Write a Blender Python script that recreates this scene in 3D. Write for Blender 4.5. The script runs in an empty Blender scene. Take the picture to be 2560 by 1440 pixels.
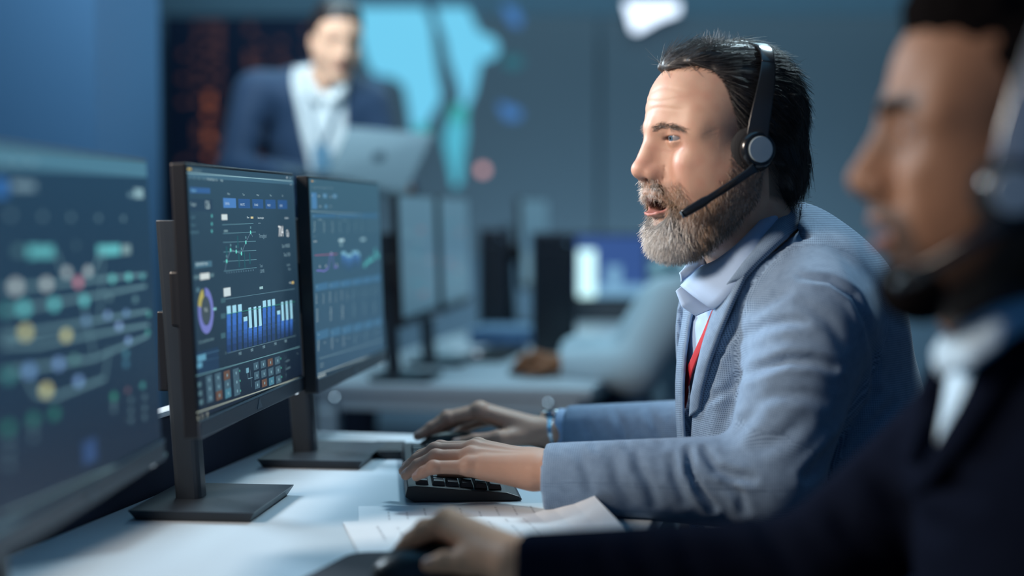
import bpy, bmesh, math, random
import numpy as np
from mathutils import Vector, Matrix

random.seed(7); rng = np.random.default_rng(7)
S = bpy.context.scene
COL = S.collection

# ---------------------------------------------------------------- camera
F_PX, HOR, CAM_Z = 4000.0, 530.0, 1.11
PITCH = math.atan((720 - HOR) / F_PX)
cd = bpy.data.cameras.new('camera'); cam = bpy.data.objects.new('camera', cd); COL.objects.link(cam)
cam.location = (0, 0, CAM_Z); cam.rotation_euler = (math.pi / 2 - PITCH, 0, 0)
cd.sensor_width = 36; cd.lens = F_PX / 2560 * 36; cd.clip_start = 0.05
cd.dof.use_dof = True; cd.dof.focus_distance = 2.085; cd.dof.aperture_fstop = 1.45; cd.dof.aperture_blades = 0
S.camera = cam

# ---------------------------------------------------------------- world, added lights, exposure
S.view_settings.view_transform = 'Standard'; S.view_settings.look = 'None'
S.view_settings.gamma = 1; S.view_settings.exposure = 0.0; S.view_settings.use_curve_mapping = False
wd = bpy.data.worlds.new('world'); S.world = wd; wd.use_nodes = True
wd.node_tree.nodes['Background'].inputs[0].default_value = (0.03, 0.10, 0.22, 1)
wd.node_tree.nodes['Background'].inputs[1].default_value = 0.85

def area(name, loc, target, size, power, color, spread=180):
    l = bpy.data.lights.new(name, 'AREA'); l.shape = 'RECTANGLE'
    l.size, l.size_y = size if isinstance(size, tuple) else (size, size)
    l.energy = power; l.color = color; l.spread = math.radians(spread)
    o = bpy.data.objects.new(name, l); COL.objects.link(o); o.location = loc
    o.rotation_euler = (Vector(target) - Vector(loc)).to_track_quat('-Z', 'Y').to_euler()
    return o
# unseen area lights added to light the people and the room
area('key_light', (-1.55, 1.25, 1.95), (.22, 2.0, 1.16), (.45, .45), 12, (1, .86, .74), 85)  # unseen warm softbox added for the bearded man's face
area('left_fill', (-1.9, 3.3, 2.1), (.2, 2.1, 1.15), (.5, .5), 15, (.72, .88, 1), 70)  # added for the cool bright edge along his profile
area('desk_fill', (-.15, 2.0, 2.70), (-.1, 1.9, .74), (1.6, 2.2), 5, (.16, .58, 1), 130)  # added teal ambient from above, tints the desk shadows
area('rim_light', (.75, 3.1, 2.65), (.10, 2.0, .9), (.35, .35), 12, (.66, .89, 1), 100)  # added high behind the man, for shoulder rim and desk shadows
area('rear_fill', (0, 4.9, 2.66), (-.1, 4.5, .7), (2.2, 1.6), 34, (.55, .86, 1), 150)  # added overhead wash for the background
area('wall_wash_fill', (.75, 6.9, .30), (.8, 8.2, 1.30), (3.0, .3), 21, (.42, .76, 1), 150)  # hidden low washer added to brighten the display wall
area('wall_top_fill', (.4, 7.6, 2.68), (.4, 8.4, 2.0), (4.5, .25), 8, (.45, .82, 1), 150)  # added to lighten the band above the displays
area('middle_fill', (-.75, 3.3, 2.66), (-.6, 4.7, 1.3), (.7, .7), 15, (.62, .88, 1), 110)  # added to brighten the woman and her laptop
area('side_fill', (-1.0, 3.7, 2.35), (-.50, 4.75, 1.58), (.3, .3), 1.7, (.86, .96, 1), 40)  # added for the bright side of the woman's face
area('pillar_fill', (.1, 3.3, 2.6), (-1.1, 4.5, 1.2), (.5, .5), 2.4, (.45, .70, 1), 120)  # unseen light added for the blue pillar

# ---------------------------------------------------------------- helpers
cP, sP = math.cos(PITCH), math.sin(PITCH)
def ray(px, py):
    x, u = (px - 1280) / F_PX, (720 - py) / F_PX
    return np.array([x, cP + u * sP, -sP + u * cP])
CAM = np.array([0, 0, CAM_Z])
def P(px, py, Y):
    r = ray(px, py); return CAM + r * (Y / r[1])
def PZ(px, py, z):
    r = ray(px, py); return CAM + r * ((z - CAM_Z) / r[2])
def proj(v):
    x, y, z = v[..., 0], v[..., 1], v[..., 2] - CAM_Z
    d = y * cP - z * sP; u = y * sP + z * cP
    return np.stack([1280 + F_PX * x / d, 720 - F_PX * u / d], -1)

def lin(c):
    c = c / 255.0
    return c / 12.92 if c <= .04045 else ((c + .055) / 1.055) ** 2.4
def rgb(r, g, b): return (lin(r), lin(g), lin(b), 1)

MATS = {}
def mat(name, color, rough=.6, metal=0, emit=None, estr=1, noise=0, nscale=30, bump=0, bscale=200, sss=0, spec=.5, coat=0, attr=None, sheen=0, alpha=1):
    if name in MATS: return MATS[name]
    m = bpy.data.materials.new(name); m.use_nodes = True; MATS[name] = m
    nt = m.node_tree; b = nt.nodes['Principled BSDF']; N = nt.nodes.new; L = nt.links.new
    b.inputs['Base Color'].default_value = color if len(color) == 4 else (*color, 1)
    b.inputs['Roughness'].default_value = rough; b.inputs['Metallic'].default_value = metal
    b.inputs['Specular IOR Level'].default_value = spec; b.inputs['Coat Weight'].default_value = coat
    if sheen: b.inputs['Sheen Weight'].default_value = sheen
    if emit: b.inputs['Emission Color'].default_value = emit if len(emit) == 4 else (*emit, 1); b.inputs['Emission Strength'].default_value = estr
    if sss:
        b.inputs['Subsurface Weight'].default_value = sss; b.inputs['Subsurface Radius'].default_value = (1, .35, .2); b.inputs['Subsurface Scale'].default_value = .004
    tc = N('ShaderNodeTexCoord'); src = None
    if attr:
        a = N('ShaderNodeAttribute'); a.attribute_name = attr; src = a.outputs['Color']
    if noise:
        n = N('ShaderNodeTexNoise'); n.inputs['Scale'].default_value = nscale; n.inputs['Detail'].default_value = 4; L(tc.outputs['Object'], n.inputs['Vector'])
        mr = N('ShaderNodeMapRange'); mr.inputs[3].default_value = 1 - noise; mr.inputs[4].default_value = 1 + noise; L(n.outputs['Fac'], mr.inputs[0])
        mx = N('ShaderNodeMix'); mx.data_type = 'RGBA'; mx.blend_type = 'MULTIPLY'; mx.inputs[0].default_value = 1
        if src: L(src, mx.inputs[6])
        else: mx.inputs[6].default_value = b.inputs['Base Color'].default_value
        L(mr.outputs[0], mx.inputs[7]); src = mx.outputs[2]
    if src: L(src, b.inputs['Base Color'])
    if bump:
        n = N('ShaderNodeTexNoise'); n.inputs['Scale'].default_value = bscale; n.inputs['Detail'].default_value = 3; L(tc.outputs['Object'], n.inputs['Vector'])
        bp = N('ShaderNodeBump'); bp.inputs['Strength'].default_value = bump; bp.inputs['Distance'].default_value = .001
        L(n.outputs['Fac'], bp.inputs['Height']); L(bp.outputs[0], b.inputs['Normal'])
    return m

def tag(o, label=None, cat=None, group=None, kind=None):
    if label: o['label'] = label
    if cat: o['category'] = cat
    if group: o['group'] = group
    if kind: o['kind'] = kind
    return o
def empty(name, loc, rot=(0, 0, 0), label=None, cat=None, group=None):
    o = bpy.data.objects.new(name, None); COL.objects.link(o); o.location = loc; o.rotation_euler = rot; o.empty_display_size = .05
    return tag(o, label, cat, group)

class MB:
    def __init__(s): s.v = []; s.f = []; s.mi = []; s.n = 0
    def add(s, v, f, m=0):
        v = np.asarray(v, float).reshape(-1, 3)
        s.v.append(v); s.f += [tuple(int(i) + s.n for i in q) for q in f]; s.mi += [m] * len(f); s.n += len(v); return s
    def box(s, c, size, R=None, m=0):
        x, y, z = np.array(size) / 2
        v = np.array([(i * x, j * y, k * z) for i in (-1, 1) for j in (-1, 1) for k in (-1, 1)])
        if R is not None: v = v @ np.asarray(R, float)[:3, :3].T
        return s.add(v + np.asarray(c), [(0, 1, 3, 2), (4, 6, 7, 5), (0, 4, 5, 1), (2, 3, 7, 6), (0, 2, 6, 4), (1, 5, 7, 3)], m)
    def hexa(s, bottom, top, m=0):      # two quads, each counter clockwise seen from the top
        return s.add(list(bottom) + list(top), [(3, 2, 1, 0), (4, 5, 6, 7), (0, 1, 5, 4), (1, 2, 6, 5), (2, 3, 7, 6), (3, 0, 4, 7)], m)
    def prism(s, pts, d, m=0):          # polygon extruded by vector d
        pts = np.asarray(pts, float); n = len(pts); d = np.asarray(d, float)
        f = [tuple(range(n))[::-1], tuple(range(n, 2 * n))] + [(i, (i + 1) % n, n + (i + 1) % n, n + i) for i in range(n)]
        return s.add(np.vstack([pts, pts + d]), f, m)
    def tube(s, pts, r, seg=12, m=0, cap=True, flat=None):
        pts = np.asarray(pts, float); n = len(pts); r = np.broadcast_to(np.asarray(r, float), (n,))
        t = np.gradient(pts, axis=0); t /= np.linalg.norm(t, axis=1)[:, None] + 1e-12
        up = np.array([0, 0, 1.]) if abs(t[0][2]) < .9 else np.array([1., 0, 0])
        a = np.cross(t[0], up); a /= np.linalg.norm(a); V = []
        for i in range(n):
            a = a - t[i] * (a @ t[i]); a /= np.linalg.norm(a); b = np.cross(t[i], a)
            for k in range(seg):
                w = 2 * math.pi * k / seg
                V.append(pts[i] + r[i] * (a * math.cos(w) + b * math.sin(w)))
        F = [(i * seg + k, i * seg + (k + 1) % seg, (i + 1) * seg + (k + 1) % seg, (i + 1) * seg + k) for i in range(n - 1) for k in range(seg)]
        if cap: F += [tuple(range(seg))[::-1], tuple(range((n - 1) * seg, n * seg))]
        return s.add(V, F, m)
    def lathe(s, prof, c, axis, seg=32, m=0):   # prof: list of (radius, along)
        axis = np.asarray(axis, float); axis = axis / np.linalg.norm(axis); h = np.array([0, 0, 1.]) if abs(axis[2]) < .9 else np.array([1., 0, 0])
        a = np.cross(axis, h); a /= np.linalg.norm(a); b = np.cross(axis, a); V = []
        for r, z in prof:
            for k in range(seg):
                w = 2 * math.pi * k / seg; V.append(np.asarray(c) + axis * z + r * (a * math.cos(w) + b * math.sin(w)))
        n = len(prof)
        F = [(i * seg + k, i * seg + (k + 1) % seg, (i + 1) * seg + (k + 1) % seg, (i + 1) * seg + k) for i in range(n - 1) for k in range(seg)]
        F += [tuple(range(seg))[::-1], tuple(range((n - 1) * seg, n * seg))]
        return s.add(V, F, m)
    def strip(s, A, B, thick, nrm, m=0):         # ribbon between two polylines with thickness along nrm (per point or one)
        A = np.asarray(A, float); B = np.asarray(B, float); n = len(A); nr = np.broadcast_to(np.asarray(nrm, float), A.shape)
        V = np.vstack([A, B, A - nr * thick, B - nr * thick]); F = []
        for i in range(n - 1):
            F += [(i, i + 1, n + i + 1, n + i), (2 * n + i, 3 * n + i, 3 * n + i + 1, 2 * n + i + 1), (i, 2 * n + i, 2 * n + i + 1, i + 1), (n + i, n + i + 1, 3 * n + i + 1, 3 * n + i)]
        F += [(0, n, 3 * n, 2 * n), (n - 1, 3 * n - 1, 4 * n - 1, 2 * n - 1)]
        return s.add(V, F, m)
    def build(s, name, mats, parent=None, bevel=0, smooth=False, seg=2, sub=0):
        me = bpy.data.meshes.new(name); me.from_pydata([tuple(p) for p in np.vstack(s.v)], [], s.f)
        if not isinstance(mats, (list, tuple)): mats = [mats]
        for m in mats: me.materials.append(m)
        me.polygons.foreach_set('material_index', s.mi)
        bm = bmesh.new(); bm.from_mesh(me); bmesh.ops.recalc_face_normals(bm, faces=bm.faces); bm.to_mesh(me); bm.free()
        if smooth: me.shade_smooth()
        o = bpy.data.objects.new(name, me); COL.objects.link(o)
        if parent: attach(o, parent)
        if bevel:
            b = o.modifiers.new('bevel', 'BEVEL'); b.width = bevel; b.segments = seg; b.limit_method = 'ANGLE'
        if sub:
            b = o.modifiers.new('sub', 'SUBSURF'); b.levels = sub; b.render_levels = sub
        return o
def world_of(o):
    m = o.matrix_basis.copy(); p = o.parent
    while p: m = p.matrix_basis @ m; p = p.parent
    return m
def attach(o, parent):      # parts are built in world coordinates
    o.parent = parent; o.matrix_basis = world_of(parent).inverted()
def RZ(a): return np.array(Matrix.Rotation(a, 3, 'Z'))

def text_mesh(txt):
    c = bpy.data.curves.new('t', 'FONT'); c.body = txt; c.size = 1; c.resolution_u = 2
    o = bpy.data.objects.new('t', c); COL.objects.link(o)
    me = bpy.data.meshes.new_from_object(o.evaluated_get(bpy.context.evaluated_depsgraph_get()))
    v = np.array([tuple(p.co) for p in me.vertices]).reshape(-1, 3); f = [tuple(p.vertices) for p in me.polygons]
    bpy.data.objects.remove(o); bpy.data.curves.remove(c); bpy.data.meshes.remove(me)
    return v, f
def copy_tree(o, parent=None):
    c = o.copy(); COL.objects.link(c); c.parent = parent
    for ch in o.children: copy_tree(ch, c)
    return c
# ---------------------------------------------------------------- the room
M_wall = mat('wall_paint', (.20, .30, .38), .8, noise=.06, nscale=3)
M_ceil = mat('ceiling_tile', (.35, .4, .45), .9)
M_floor = mat('dark_carpet', (.035, .05, .075), .9, noise=.3, nscale=60)
M_pill = mat('blue_pillar', (.085, .20, .36), .6)
def struct(name, c, size, m, R=None):
    o = MB().box(c, size, R).build(name, m); o['kind'] = 'structure'; return o
struct('floor', (0, 4, -.05), (8, 9.2, .1), M_floor)
struct('ceiling', (0, 4, 2.80), (8, 9.2, .1), M_ceil)
struct('wall_back', (0, 8.45, 1.4), (8, .1, 2.7), M_wall)
struct('wall_left', (-3.95, 4, 1.4), (.1, 9, 2.7), M_wall)
struct('wall_right', (3.95, 4, 1.4), (.1, 9, 2.7), M_wall)
# blue pillar behind the left screen: corner at (242), right edge at (405)
c1 = P(245, 700, 4.1); c2 = P(405, 700, 4.75); e = (c2 - c1)[:2]; e /= np.linalg.norm(e); w = np.array([-e[1], e[0]])
q = [c1[:2], c1[:2] + w * 1.2, c2[:2] + w * 1.2, c2[:2]]
o = MB().prism([(x, y, .0) for x, y in q], (0, 0, 2.75)).build('wall_pillar', M_pill); o['kind'] = 'structure'

# video wall: three big matt display panels at Y = 8.2
YB = 8.2
M_frame = mat('display_frame', (.05, .07, .09), .5)
M_disp = mat('display_glass', (.15, .175, .20), .45, spec=.3, noise=.03, nscale=2)
M_dispdark = mat('data_display_glass', (.014, .026, .060), .5, spec=.25)
def panel(name, x0, x1, y0, y1, glass, label, cat):
    a = P(x0, y1, YB); b = P(x1, y0, YB)
    r = empty(name, ((a[0] + b[0]) / 2, YB, a[2]), (0, 0, 0), label, cat)
    cx, cz, wx, hz = (a[0] + b[0]) / 2, (a[2] + b[2]) / 2, b[0] - a[0], b[2] - a[2]
    MB().box((cx, YB + .04, cz), (wx - .006, .07, hz)).build('cabinet', M_frame, r, .004)
    MB().box((cx, YB, cz), (wx - .014, .012, hz - .010)).build('screen', glass, r)
    return r
pd_ = panel('data_display', 411, 872, 38, 640, M_dispdark, 'dark wall display with glowing orange columns of digits behind the woman', 'display')
pm_ = panel('map_display', 874, 1499, 38, 640, M_disp, 'grey wall display showing a glowing cyan world map', 'display')
pr_ = panel('blank_display', 1500, 3300, 38, 640, M_disp, 'blank blue grey wall display behind the bearded man', 'display')
struct('wall_rail', (.2, 8.32, .45), (7.8, .16, .9), mat('wall_base', (.13, .175, .22), .6))
def glow(name, s, strength=1.0): return mat('glow_' + name, (0, 0, 0), .5, emit=rgb(*s), estr=strength)
G_cy = glow('cyan', (112, 205, 240)); G_cy2 = glow('teal', (80, 180, 205)); G_gr = glow('green', (60, 170, 170)); G_bl = glow('blue', (66, 118, 180)); G_pk = glow('pink', (235, 175, 175), 1.3)
G_dim = glow('dim', (62, 110, 145)); G_dg = glow('dim_green', (45, 105, 120)); G_or = glow('orange', (232, 132, 80), 1.2); G_or2 = glow('dim_orange', (122, 82, 74))
def wall_polys(name, parent, polys, mats, yoff=.012):
    b = MB()
    for i, (pts, m) in enumerate(polys):
        b.prism([P(x, y, YB - yoff - .0004 * (i % 7)) for x, y in pts], (0, .003, 0), m)
    return b.build(name, mats, parent)
def blob(cx, cy, rx, ry, n=14): return [(cx + rx * math.cos(2 * math.pi * k / n), cy + ry * math.sin(2 * math.pi * k / n)) for k in range(n)]
sc = [c for c in pm_.children if c.name.startswith('screen')][0]
mp = wall_polys('world_map', sc, [
    ([(888, 18), (1060, 18), (1078, 60), (1086, 130), (1094, 190), (1104, 240), (1092, 268), (1072, 300), (1062, 335), (1042, 342), (1028, 320), (1020, 262), (1010, 215), (985, 196), (960, 190), (938, 190), (918, 160), (904, 110), (896, 60)], 0),
    ([(925, 185), (952, 188), (962, 230), (974, 272), (966, 290), (946, 250)], 5),
    ([(1088, 18), (1168, 18), (1184, 50), (1196, 78), (1214, 86), (1236, 96), (1248, 118), (1240, 140), (1222, 150), (1204, 150), (1194, 190), (1186, 230), (1172, 262), (1152, 268), (1148, 222), (1134, 182), (1120, 140), (1114, 100), (1098, 60)], 0),
    ([(1152, 262), (1170, 262), (1166, 300), (1168, 340), (1158, 400), (1152, 460), (1134, 470), (1124, 420), (1108, 350), (1118, 300), (1130, 275)], 1),
    (blob(1146, 284, 20, 26), 2), (blob(1055, 328, 16, 18), 2),
    ([(1252, 12), (1290, 20), (1306, 50), (1298, 70), (1276, 60)], 3), (blob(1282, 155, 26, 17), 6),
    ([(1246, 256), (1272, 262), (1306, 278), (1298, 300), (1268, 300), (1250, 280)], 3), (blob(1207, 425, 12, 12), 4)],
    [G_cy, G_cy2, G_gr, G_bl, G_pk, G_dim, G_dg])
sc = [c for c in pd_.children if c.name.startswith('screen')][0]
b = MB(); r2 = random.Random(3); i = 0
def dcell(x, y, s, m):
    global i; i += 1
    v, f = text_mesh(str(r2.randint(10, 99)))
    a = P(x, y, YB - .012 - .0003 * (i % 5)); k = s / 490.0
    b.add(np.stack([a[0] + v[:, 0] * k, np.full(len(v), a[1]), a[2] + v[:, 1] * k], -1), f, m)
for y in range(66, 420, 15):
    for cx, pr in ((486, .55), (514, .6), (537, .75), (616, .35), (642, .3), (694, .5), (712, .35), (420 + 30, .1), (760, .2)):
        if r2.random() < pr * .9:
            hot = cx in (514, 536) and y > 235
            dcell(cx, y, 17, 0 if hot and r2.random() < .75 else 1)
b.build('screen_graphics', [G_or, G_or2], sc)
# bright wall lamp
pts = [(1558, 4), (1702, 4), (1700, 34), (1650, 52), (1592, 82), (1578, 78)]
r = empty('wall_light', P(1640, 60, 8.1), (0, 0, 0), 'white glowing wedge shaped light above the blank wall display', 'lamp')
MB().prism([P(x, y, 8.14) for x, y in pts], (0, .05, 0)).build('housing', M_frame, r)
MB().prism([P(x + (3 if x < 1630 else -3), y + (2 if y < 20 else -2), 8.12) for x, y in pts], (0, .018, 0)).build('diffuser', mat('lamp_white', (1, 1, 1), .5, emit=rgb(225, 232, 250), estr=1.6), r)

# ---------------------------------------------------------------- desks
M_top = mat('desk_laminate', (.42, .49, .545), .42, noise=.02, nscale=8, spec=.4)
M_steel = mat('painted_steel', (.42, .50, .55), .45, metal=.3)
M_div = mat('divider_fabric', (.012, .020, .045), .85, noise=.2, nscale=300)
M_trim = mat('white_trim', (.8, .84, .88), .4)
DD = np.array([.2011, .9796, 0]); DE = np.array([.9796, -.2011, 0]); RD = RZ(-math.atan2(.2011, .9796))
def desk(origin, t0, t1, width, zt, label, div):
    # origin: a point on the back (screen side) edge; DD runs along it
    O = np.array([origin[0], origin[1], 0])
    r = empty('desk', O + DD * t1 + DE * width / 2, (0, 0, 0), label, 'desk')
    L = t1 - t0; mid = O + DD * (t0 + t1) / 2 + DE * width / 2
    MB().box(mid + [0, 0, zt - .0125], (width, L, .025), RD).build('tabletop', M_top, r, .003)
    z = zt - .025
    for s in (0.02, L - .02):
        c = O + DD * (t0 + s) + DE * width / 2
        MB().box(c + [0, 0, z - .02], (width - .06, .03, .04), RD).build('frame_rail', M_steel, r, .003)
        for k in (.06, width - .06):
            MB().box(O + DD * (t0 + s) + DE * k + [0, 0, z / 2 - .02], (.05, .05, z - .04), RD).build('leg', M_steel, r, .004)
    for k in (.05, width - .05):
        MB().box(O + DD * (t0 + t1) / 2 + DE * k + [0, 0, z - .02], (.03, L - .1, .04), RD).build('frame_rail', M_steel, r, .003)
    if not div:
        for k in (.08, width - .1):
            MB().lathe([(.0, -.006), (.007, -.005), (.009, 0), (.009, .004), (0, .004)], O + DD * (t0 - .001) + DE * k + [0, 0, z - .012], DD, 16).build('bolt', mat('chrome', (.8, .85, .9), .15, 1), r, smooth=True)
    return r
desk((-.434, 2.246), -1.85, .453, .66, .74, 'long white desk carrying the keyboard and three near monitors', True)
pc = P(1478, 990, 3.69)
O2 = np.array([pc[0], pc[1], 0]) - DE * .70
desk(O2, 0, 2.25, .70, .70, 'white desk with a steel frame behind the near desk', False)
O1 = np.array([-.434, 2.246, 0])
r = empty('desk_divider', O1 + DD * -.7 - DE * .012 + [0, 0, .62], (0, 0, 0), 'low navy fabric divider with a white top along the near desk', 'divider')
MB().box(O1 + DD * -.70 - DE * .0125 + [0, 0, .725], (.022, 2.3, .225), RD).build('panel', M_div, r, .003)
MB().box(O1 + DD * -.70 - DE * .0125 + [0, 0, .8415], (.026, 2.302, .008), RD).build('top_trim', M_trim, r, .003)
for t in (-1.5, -.6, .3):
    MB().box(O1 + DD * t - DE * .03 + [0, 0, .31], (.012, .05, .62), RD).build('bracket', M_steel, r, .002)
# ---------------------------------------------------------------- monitors
M_blk = mat('black_plastic', (.0055, .0065, .0095), .42, noise=.1, nscale=40)
M_gloss = mat('gloss_bezel', (.01, .012, .016), .22)
M_chin = mat('monitor_chin', (.035, .045, .06), .35)
M_std = mat('stand_metal', (.028, .038, .050), .40, metal=.3, noise=.12, nscale=25)
M_chr = mat('chrome', (.8, .85, .9), .15, 1)
PW, PH, CH = .51, .315, .019
def mon_axes(q):
    X, Y, Z, yaw, tilt = q
    a = np.array([math.sin(yaw), math.cos(yaw), 0]); n = np.array([math.cos(yaw), -math.sin(yaw), 0])
    up = np.array([0, 0, 1]) * math.cos(tilt) - n * math.sin(tilt); nn = np.cross(a, up)
    if nn @ n < 0: nn = -nn
    return np.array([X, Y, Z]), a, up, nn
class Mon: pass
def monitor(q, zdesk, label, base_at=None, sc_mat=None, logo=True, group=None):
    c, a, up, n = mon_axes(q); m = Mon(); m.c, m.a, m.up, m.n = c, a, up, n
    R = np.stack([a, n, up], 1)            # local x along the width, y out of the screen, z up
    L = lambda x, y, z: c + a * x + n * y + up * z
    ah = np.array([a[0], a[1], 0]); nh = np.array([n[0], n[1], 0]); nh /= np.linalg.norm(nh); RH = np.stack([ah, nh, [0, 0, 1]], 1)
    if base_at is None: base_at = c - nh * .085
    bx = np.array([base_at[0], base_at[1], zdesk])
    r = empty('monitor', bx, (0, 0, 0), label, 'monitor', group); m.root = r
    MB().box(L(0, -.009, 0), (PW, .018, PH), R).build('housing', M_blk, r, .002)
    MB().box(L(0, -.023, -.01), (PW * .55, .012, PH * .62), R).build('rear_cover', M_blk, r, .006)
    MB().box(L(0, .0012, -PH / 2 + CH / 2), (PW, .004, CH), R).build('chin', M_chin, r, .001)
    MB().box(L(0, .0022, -PH / 2 + CH + .0012), (PW, .003, .0022), R).build('chin_edge', M_chr if False else mat('edge_blue', (.16, .24, .30), .25, .6), r)
    m.screen = MB().box(L(0, .0006, CH / 2), (PW - .010, .0012, PH - CH - .008), R).build('screen', sc_mat, r)
    if logo:
        pts = [L(x, .0034, -PH / 2 + CH * .5 + z) for x, z in ((-.012, -.005), (.012, -.005), (.0, .008))]
        MB().prism(pts, n * .0006).build('badge', mat('badge_grey', (.10, .13, .16), .3, .5), r)
    MB().box(L(PW / 2 - .03, -.004, -PH / 2 - .001), (.012, .005, .003), R).build('power_light', mat('power_led', (1, 1, 1), .4, emit=(.75, .9, 1, 1), estr=1.5), r)
    # leaning pole from the base to behind the panel, then the neck bracket
    top = np.array([base_at[0], base_at[1], zdesk + .36]) - nh * .022
    b0 = np.array([bx[0], bx[1], zdesk + .012])
    po = MB(); hw, hd = .017, .017
    for s0 in (0,):
        ring = lambda p, k: [p + ah * (hw * k * math.cos(t)) + nh * (hd * k * (math.sin(t))) for t in np.linspace(0, 2 * math.pi, 20, endpoint=False)]
        def sq(p):
            out = []
            for t in np.linspace(0, 2 * math.pi, 24, endpoint=False):
                cx, sx = math.cos(t), math.sin(t); k = (abs(cx) ** 5 + abs(sx) ** 5) ** -.2
                out.append(p + ah * hw * cx * k + nh * hd * sx * k)
            return out
        A, B = sq(b0), sq(top)
        po.add(A + B, [(k, (k + 1) % 24, 24 + (k + 1) % 24, 24 + k) for k in range(24)] + [tuple(range(24))[::-1], tuple(range(24, 48))])
    po.build('pole', M_std, r, .0015)
    mid = b0 + (top - b0) * .72; xl, yl = (mid - c) @ a, (mid - c) @ n
    MB().box(L(xl, (yl - .012 - .026) / 2, (mid - c) @ up), (.06, max(.01, -.026 - (yl + .012)), .07), R).build('bracket', M_blk, r, .004)
    MB().box(top - (top - b0) * .47 - nh * .02, (.02, .014, .10), RH).build('cable_clip', M_blk, r, .002)
    # slanted foot plate, wider at the top
    fw, fd, h = .078, .100, .013
    cb = bx + nh * .030
    bot = [cb + ah * i * (fd - .008) + nh * j * (fw - .008) for i, j in ((-1, -1), (1, -1), (1, 1), (-1, 1))]
    tp = [cb + ah * i * fd + nh * j * fw + np.array([0, 0, h]) for i, j in ((-1, -1), (1, -1), (1, 1), (-1, 1))]
    MB().hexa(bot, tp).build('foot', M_std, r, .0012)
    return m
def screen_mat(name, top, bot):     # a lit screen: viewing-angle falloff and reflection painted as a gradient, top to bottom
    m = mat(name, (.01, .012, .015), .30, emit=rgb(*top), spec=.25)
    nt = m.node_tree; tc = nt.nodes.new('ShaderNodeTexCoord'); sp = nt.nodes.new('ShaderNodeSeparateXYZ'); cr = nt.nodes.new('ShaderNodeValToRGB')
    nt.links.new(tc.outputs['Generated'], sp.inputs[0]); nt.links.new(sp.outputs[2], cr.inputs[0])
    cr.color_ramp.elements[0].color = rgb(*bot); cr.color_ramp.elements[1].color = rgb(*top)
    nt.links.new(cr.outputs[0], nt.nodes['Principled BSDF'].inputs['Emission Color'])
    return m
class UI:
    def __init__(s, m): s.m = m; s.b = MB(); s.mats = []; s.k = 0; s.wide = 1.7; s.tall = .75; s.ru, s.rv = .72, .64
    def mi(s, c):
        n = 'ui_%d_%d_%d' % c; g = mat(n, (0, 0, 0), .35, emit=rgb(*c))
        if g not in s.mats: s.mats.append(g)
        return s.mats.index(g)
    def uv(s, px, py):
        d = ray(px, py); m = s.m; t = ((m.c - CAM) @ m.n) / (d @ m.n); p = CAM + d * t - m.c
        return p @ m.a, p @ m.up
    def at(s, u, v, o): return s.m.c + s.m.a * u + s.m.up * v + s.m.n * o
    def off(s): s.k += 1; return .0013 + .0000015 * s.k
    def R(s, x0, y0, x1, y1, c):           # rectangle from two opposite corners
        (u0, v0), (u1, v1) = s.uv(x0, y0), s.uv(x1, y1); o = s.off()
        s.b.add([s.at(u0, v0, o), s.at(u0, v1, o), s.at(u1, v1, o), s.at(u1, v0, o)], [(0, 1, 2, 3)], s.mi(c))
    def Q(s, pts, c):
        o = s.off(); s.b.add([s.at(*s.uv(*p), o) for p in pts], [tuple(range(len(pts)))], s.mi(c))
    def ln(s, x0, y0, x1, y1, w, c):       # line, w in millimetres
        p, q = np.array(s.uv(x0, y0)), np.array(s.uv(x1, y1)); d = q - p; d /= np.linalg.norm(d); nn = np.array([-d[1], d[0]]) * w / 2000; o = s.off()
        s.b.add([s.at(*(p + nn), o), s.at(*(p - nn), o), s.at(*(q - nn), o), s.at(*(q + nn), o)], [(0, 1, 2, 3)], s.mi(c))
    def pl(s, pts, w, c):
        for a, b in zip(pts, pts[1:]): s.ln(*a, *b, w, c)
    def T(s, x, y, txt, hmm, c, right=False, sx=1):
        sx = sx * s.wide; u, v = s.uv(x, y); o = s.off(); vv, f = text_mesh(txt); k = hmm * s.tall / 1000 / .7
        w = vv[:, 0].max() * k * sx if len(vv) else 0
        if right: u -= w
        s.b.add([s.at(u + p[0] * k * sx, v + p[1] * k, o) for p in vv], f, s.mi(c))
    def D(s, x, y, r, c, r0=0, a0=0, a1=360):   # disc or ring, radius in mm
        u, v = s.uv(x, y); o = s.off(); n = 24; V = []; F = []
        for k in range(n + 1):
            t = math.radians(90 - (a0 + (a1 - a0) * k / n)); V += [s.at(u + s.ru * r / 1000 * math.cos(t), v + s.rv * r / 1000 * math.sin(t), o), s.at(u + s.ru * r0 / 1000 * math.cos(t), v + s.rv * r0 / 1000 * math.sin(t), o)]
        F = [(2 * k, 2 * k + 2, 2 * k + 3, 2 * k + 1) for k in range(n)]
        s.b.add(V, F, s.mi(c))
    def done(s): return s.b.build('screen_graphics', s.mats, s.m.screen)

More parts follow.
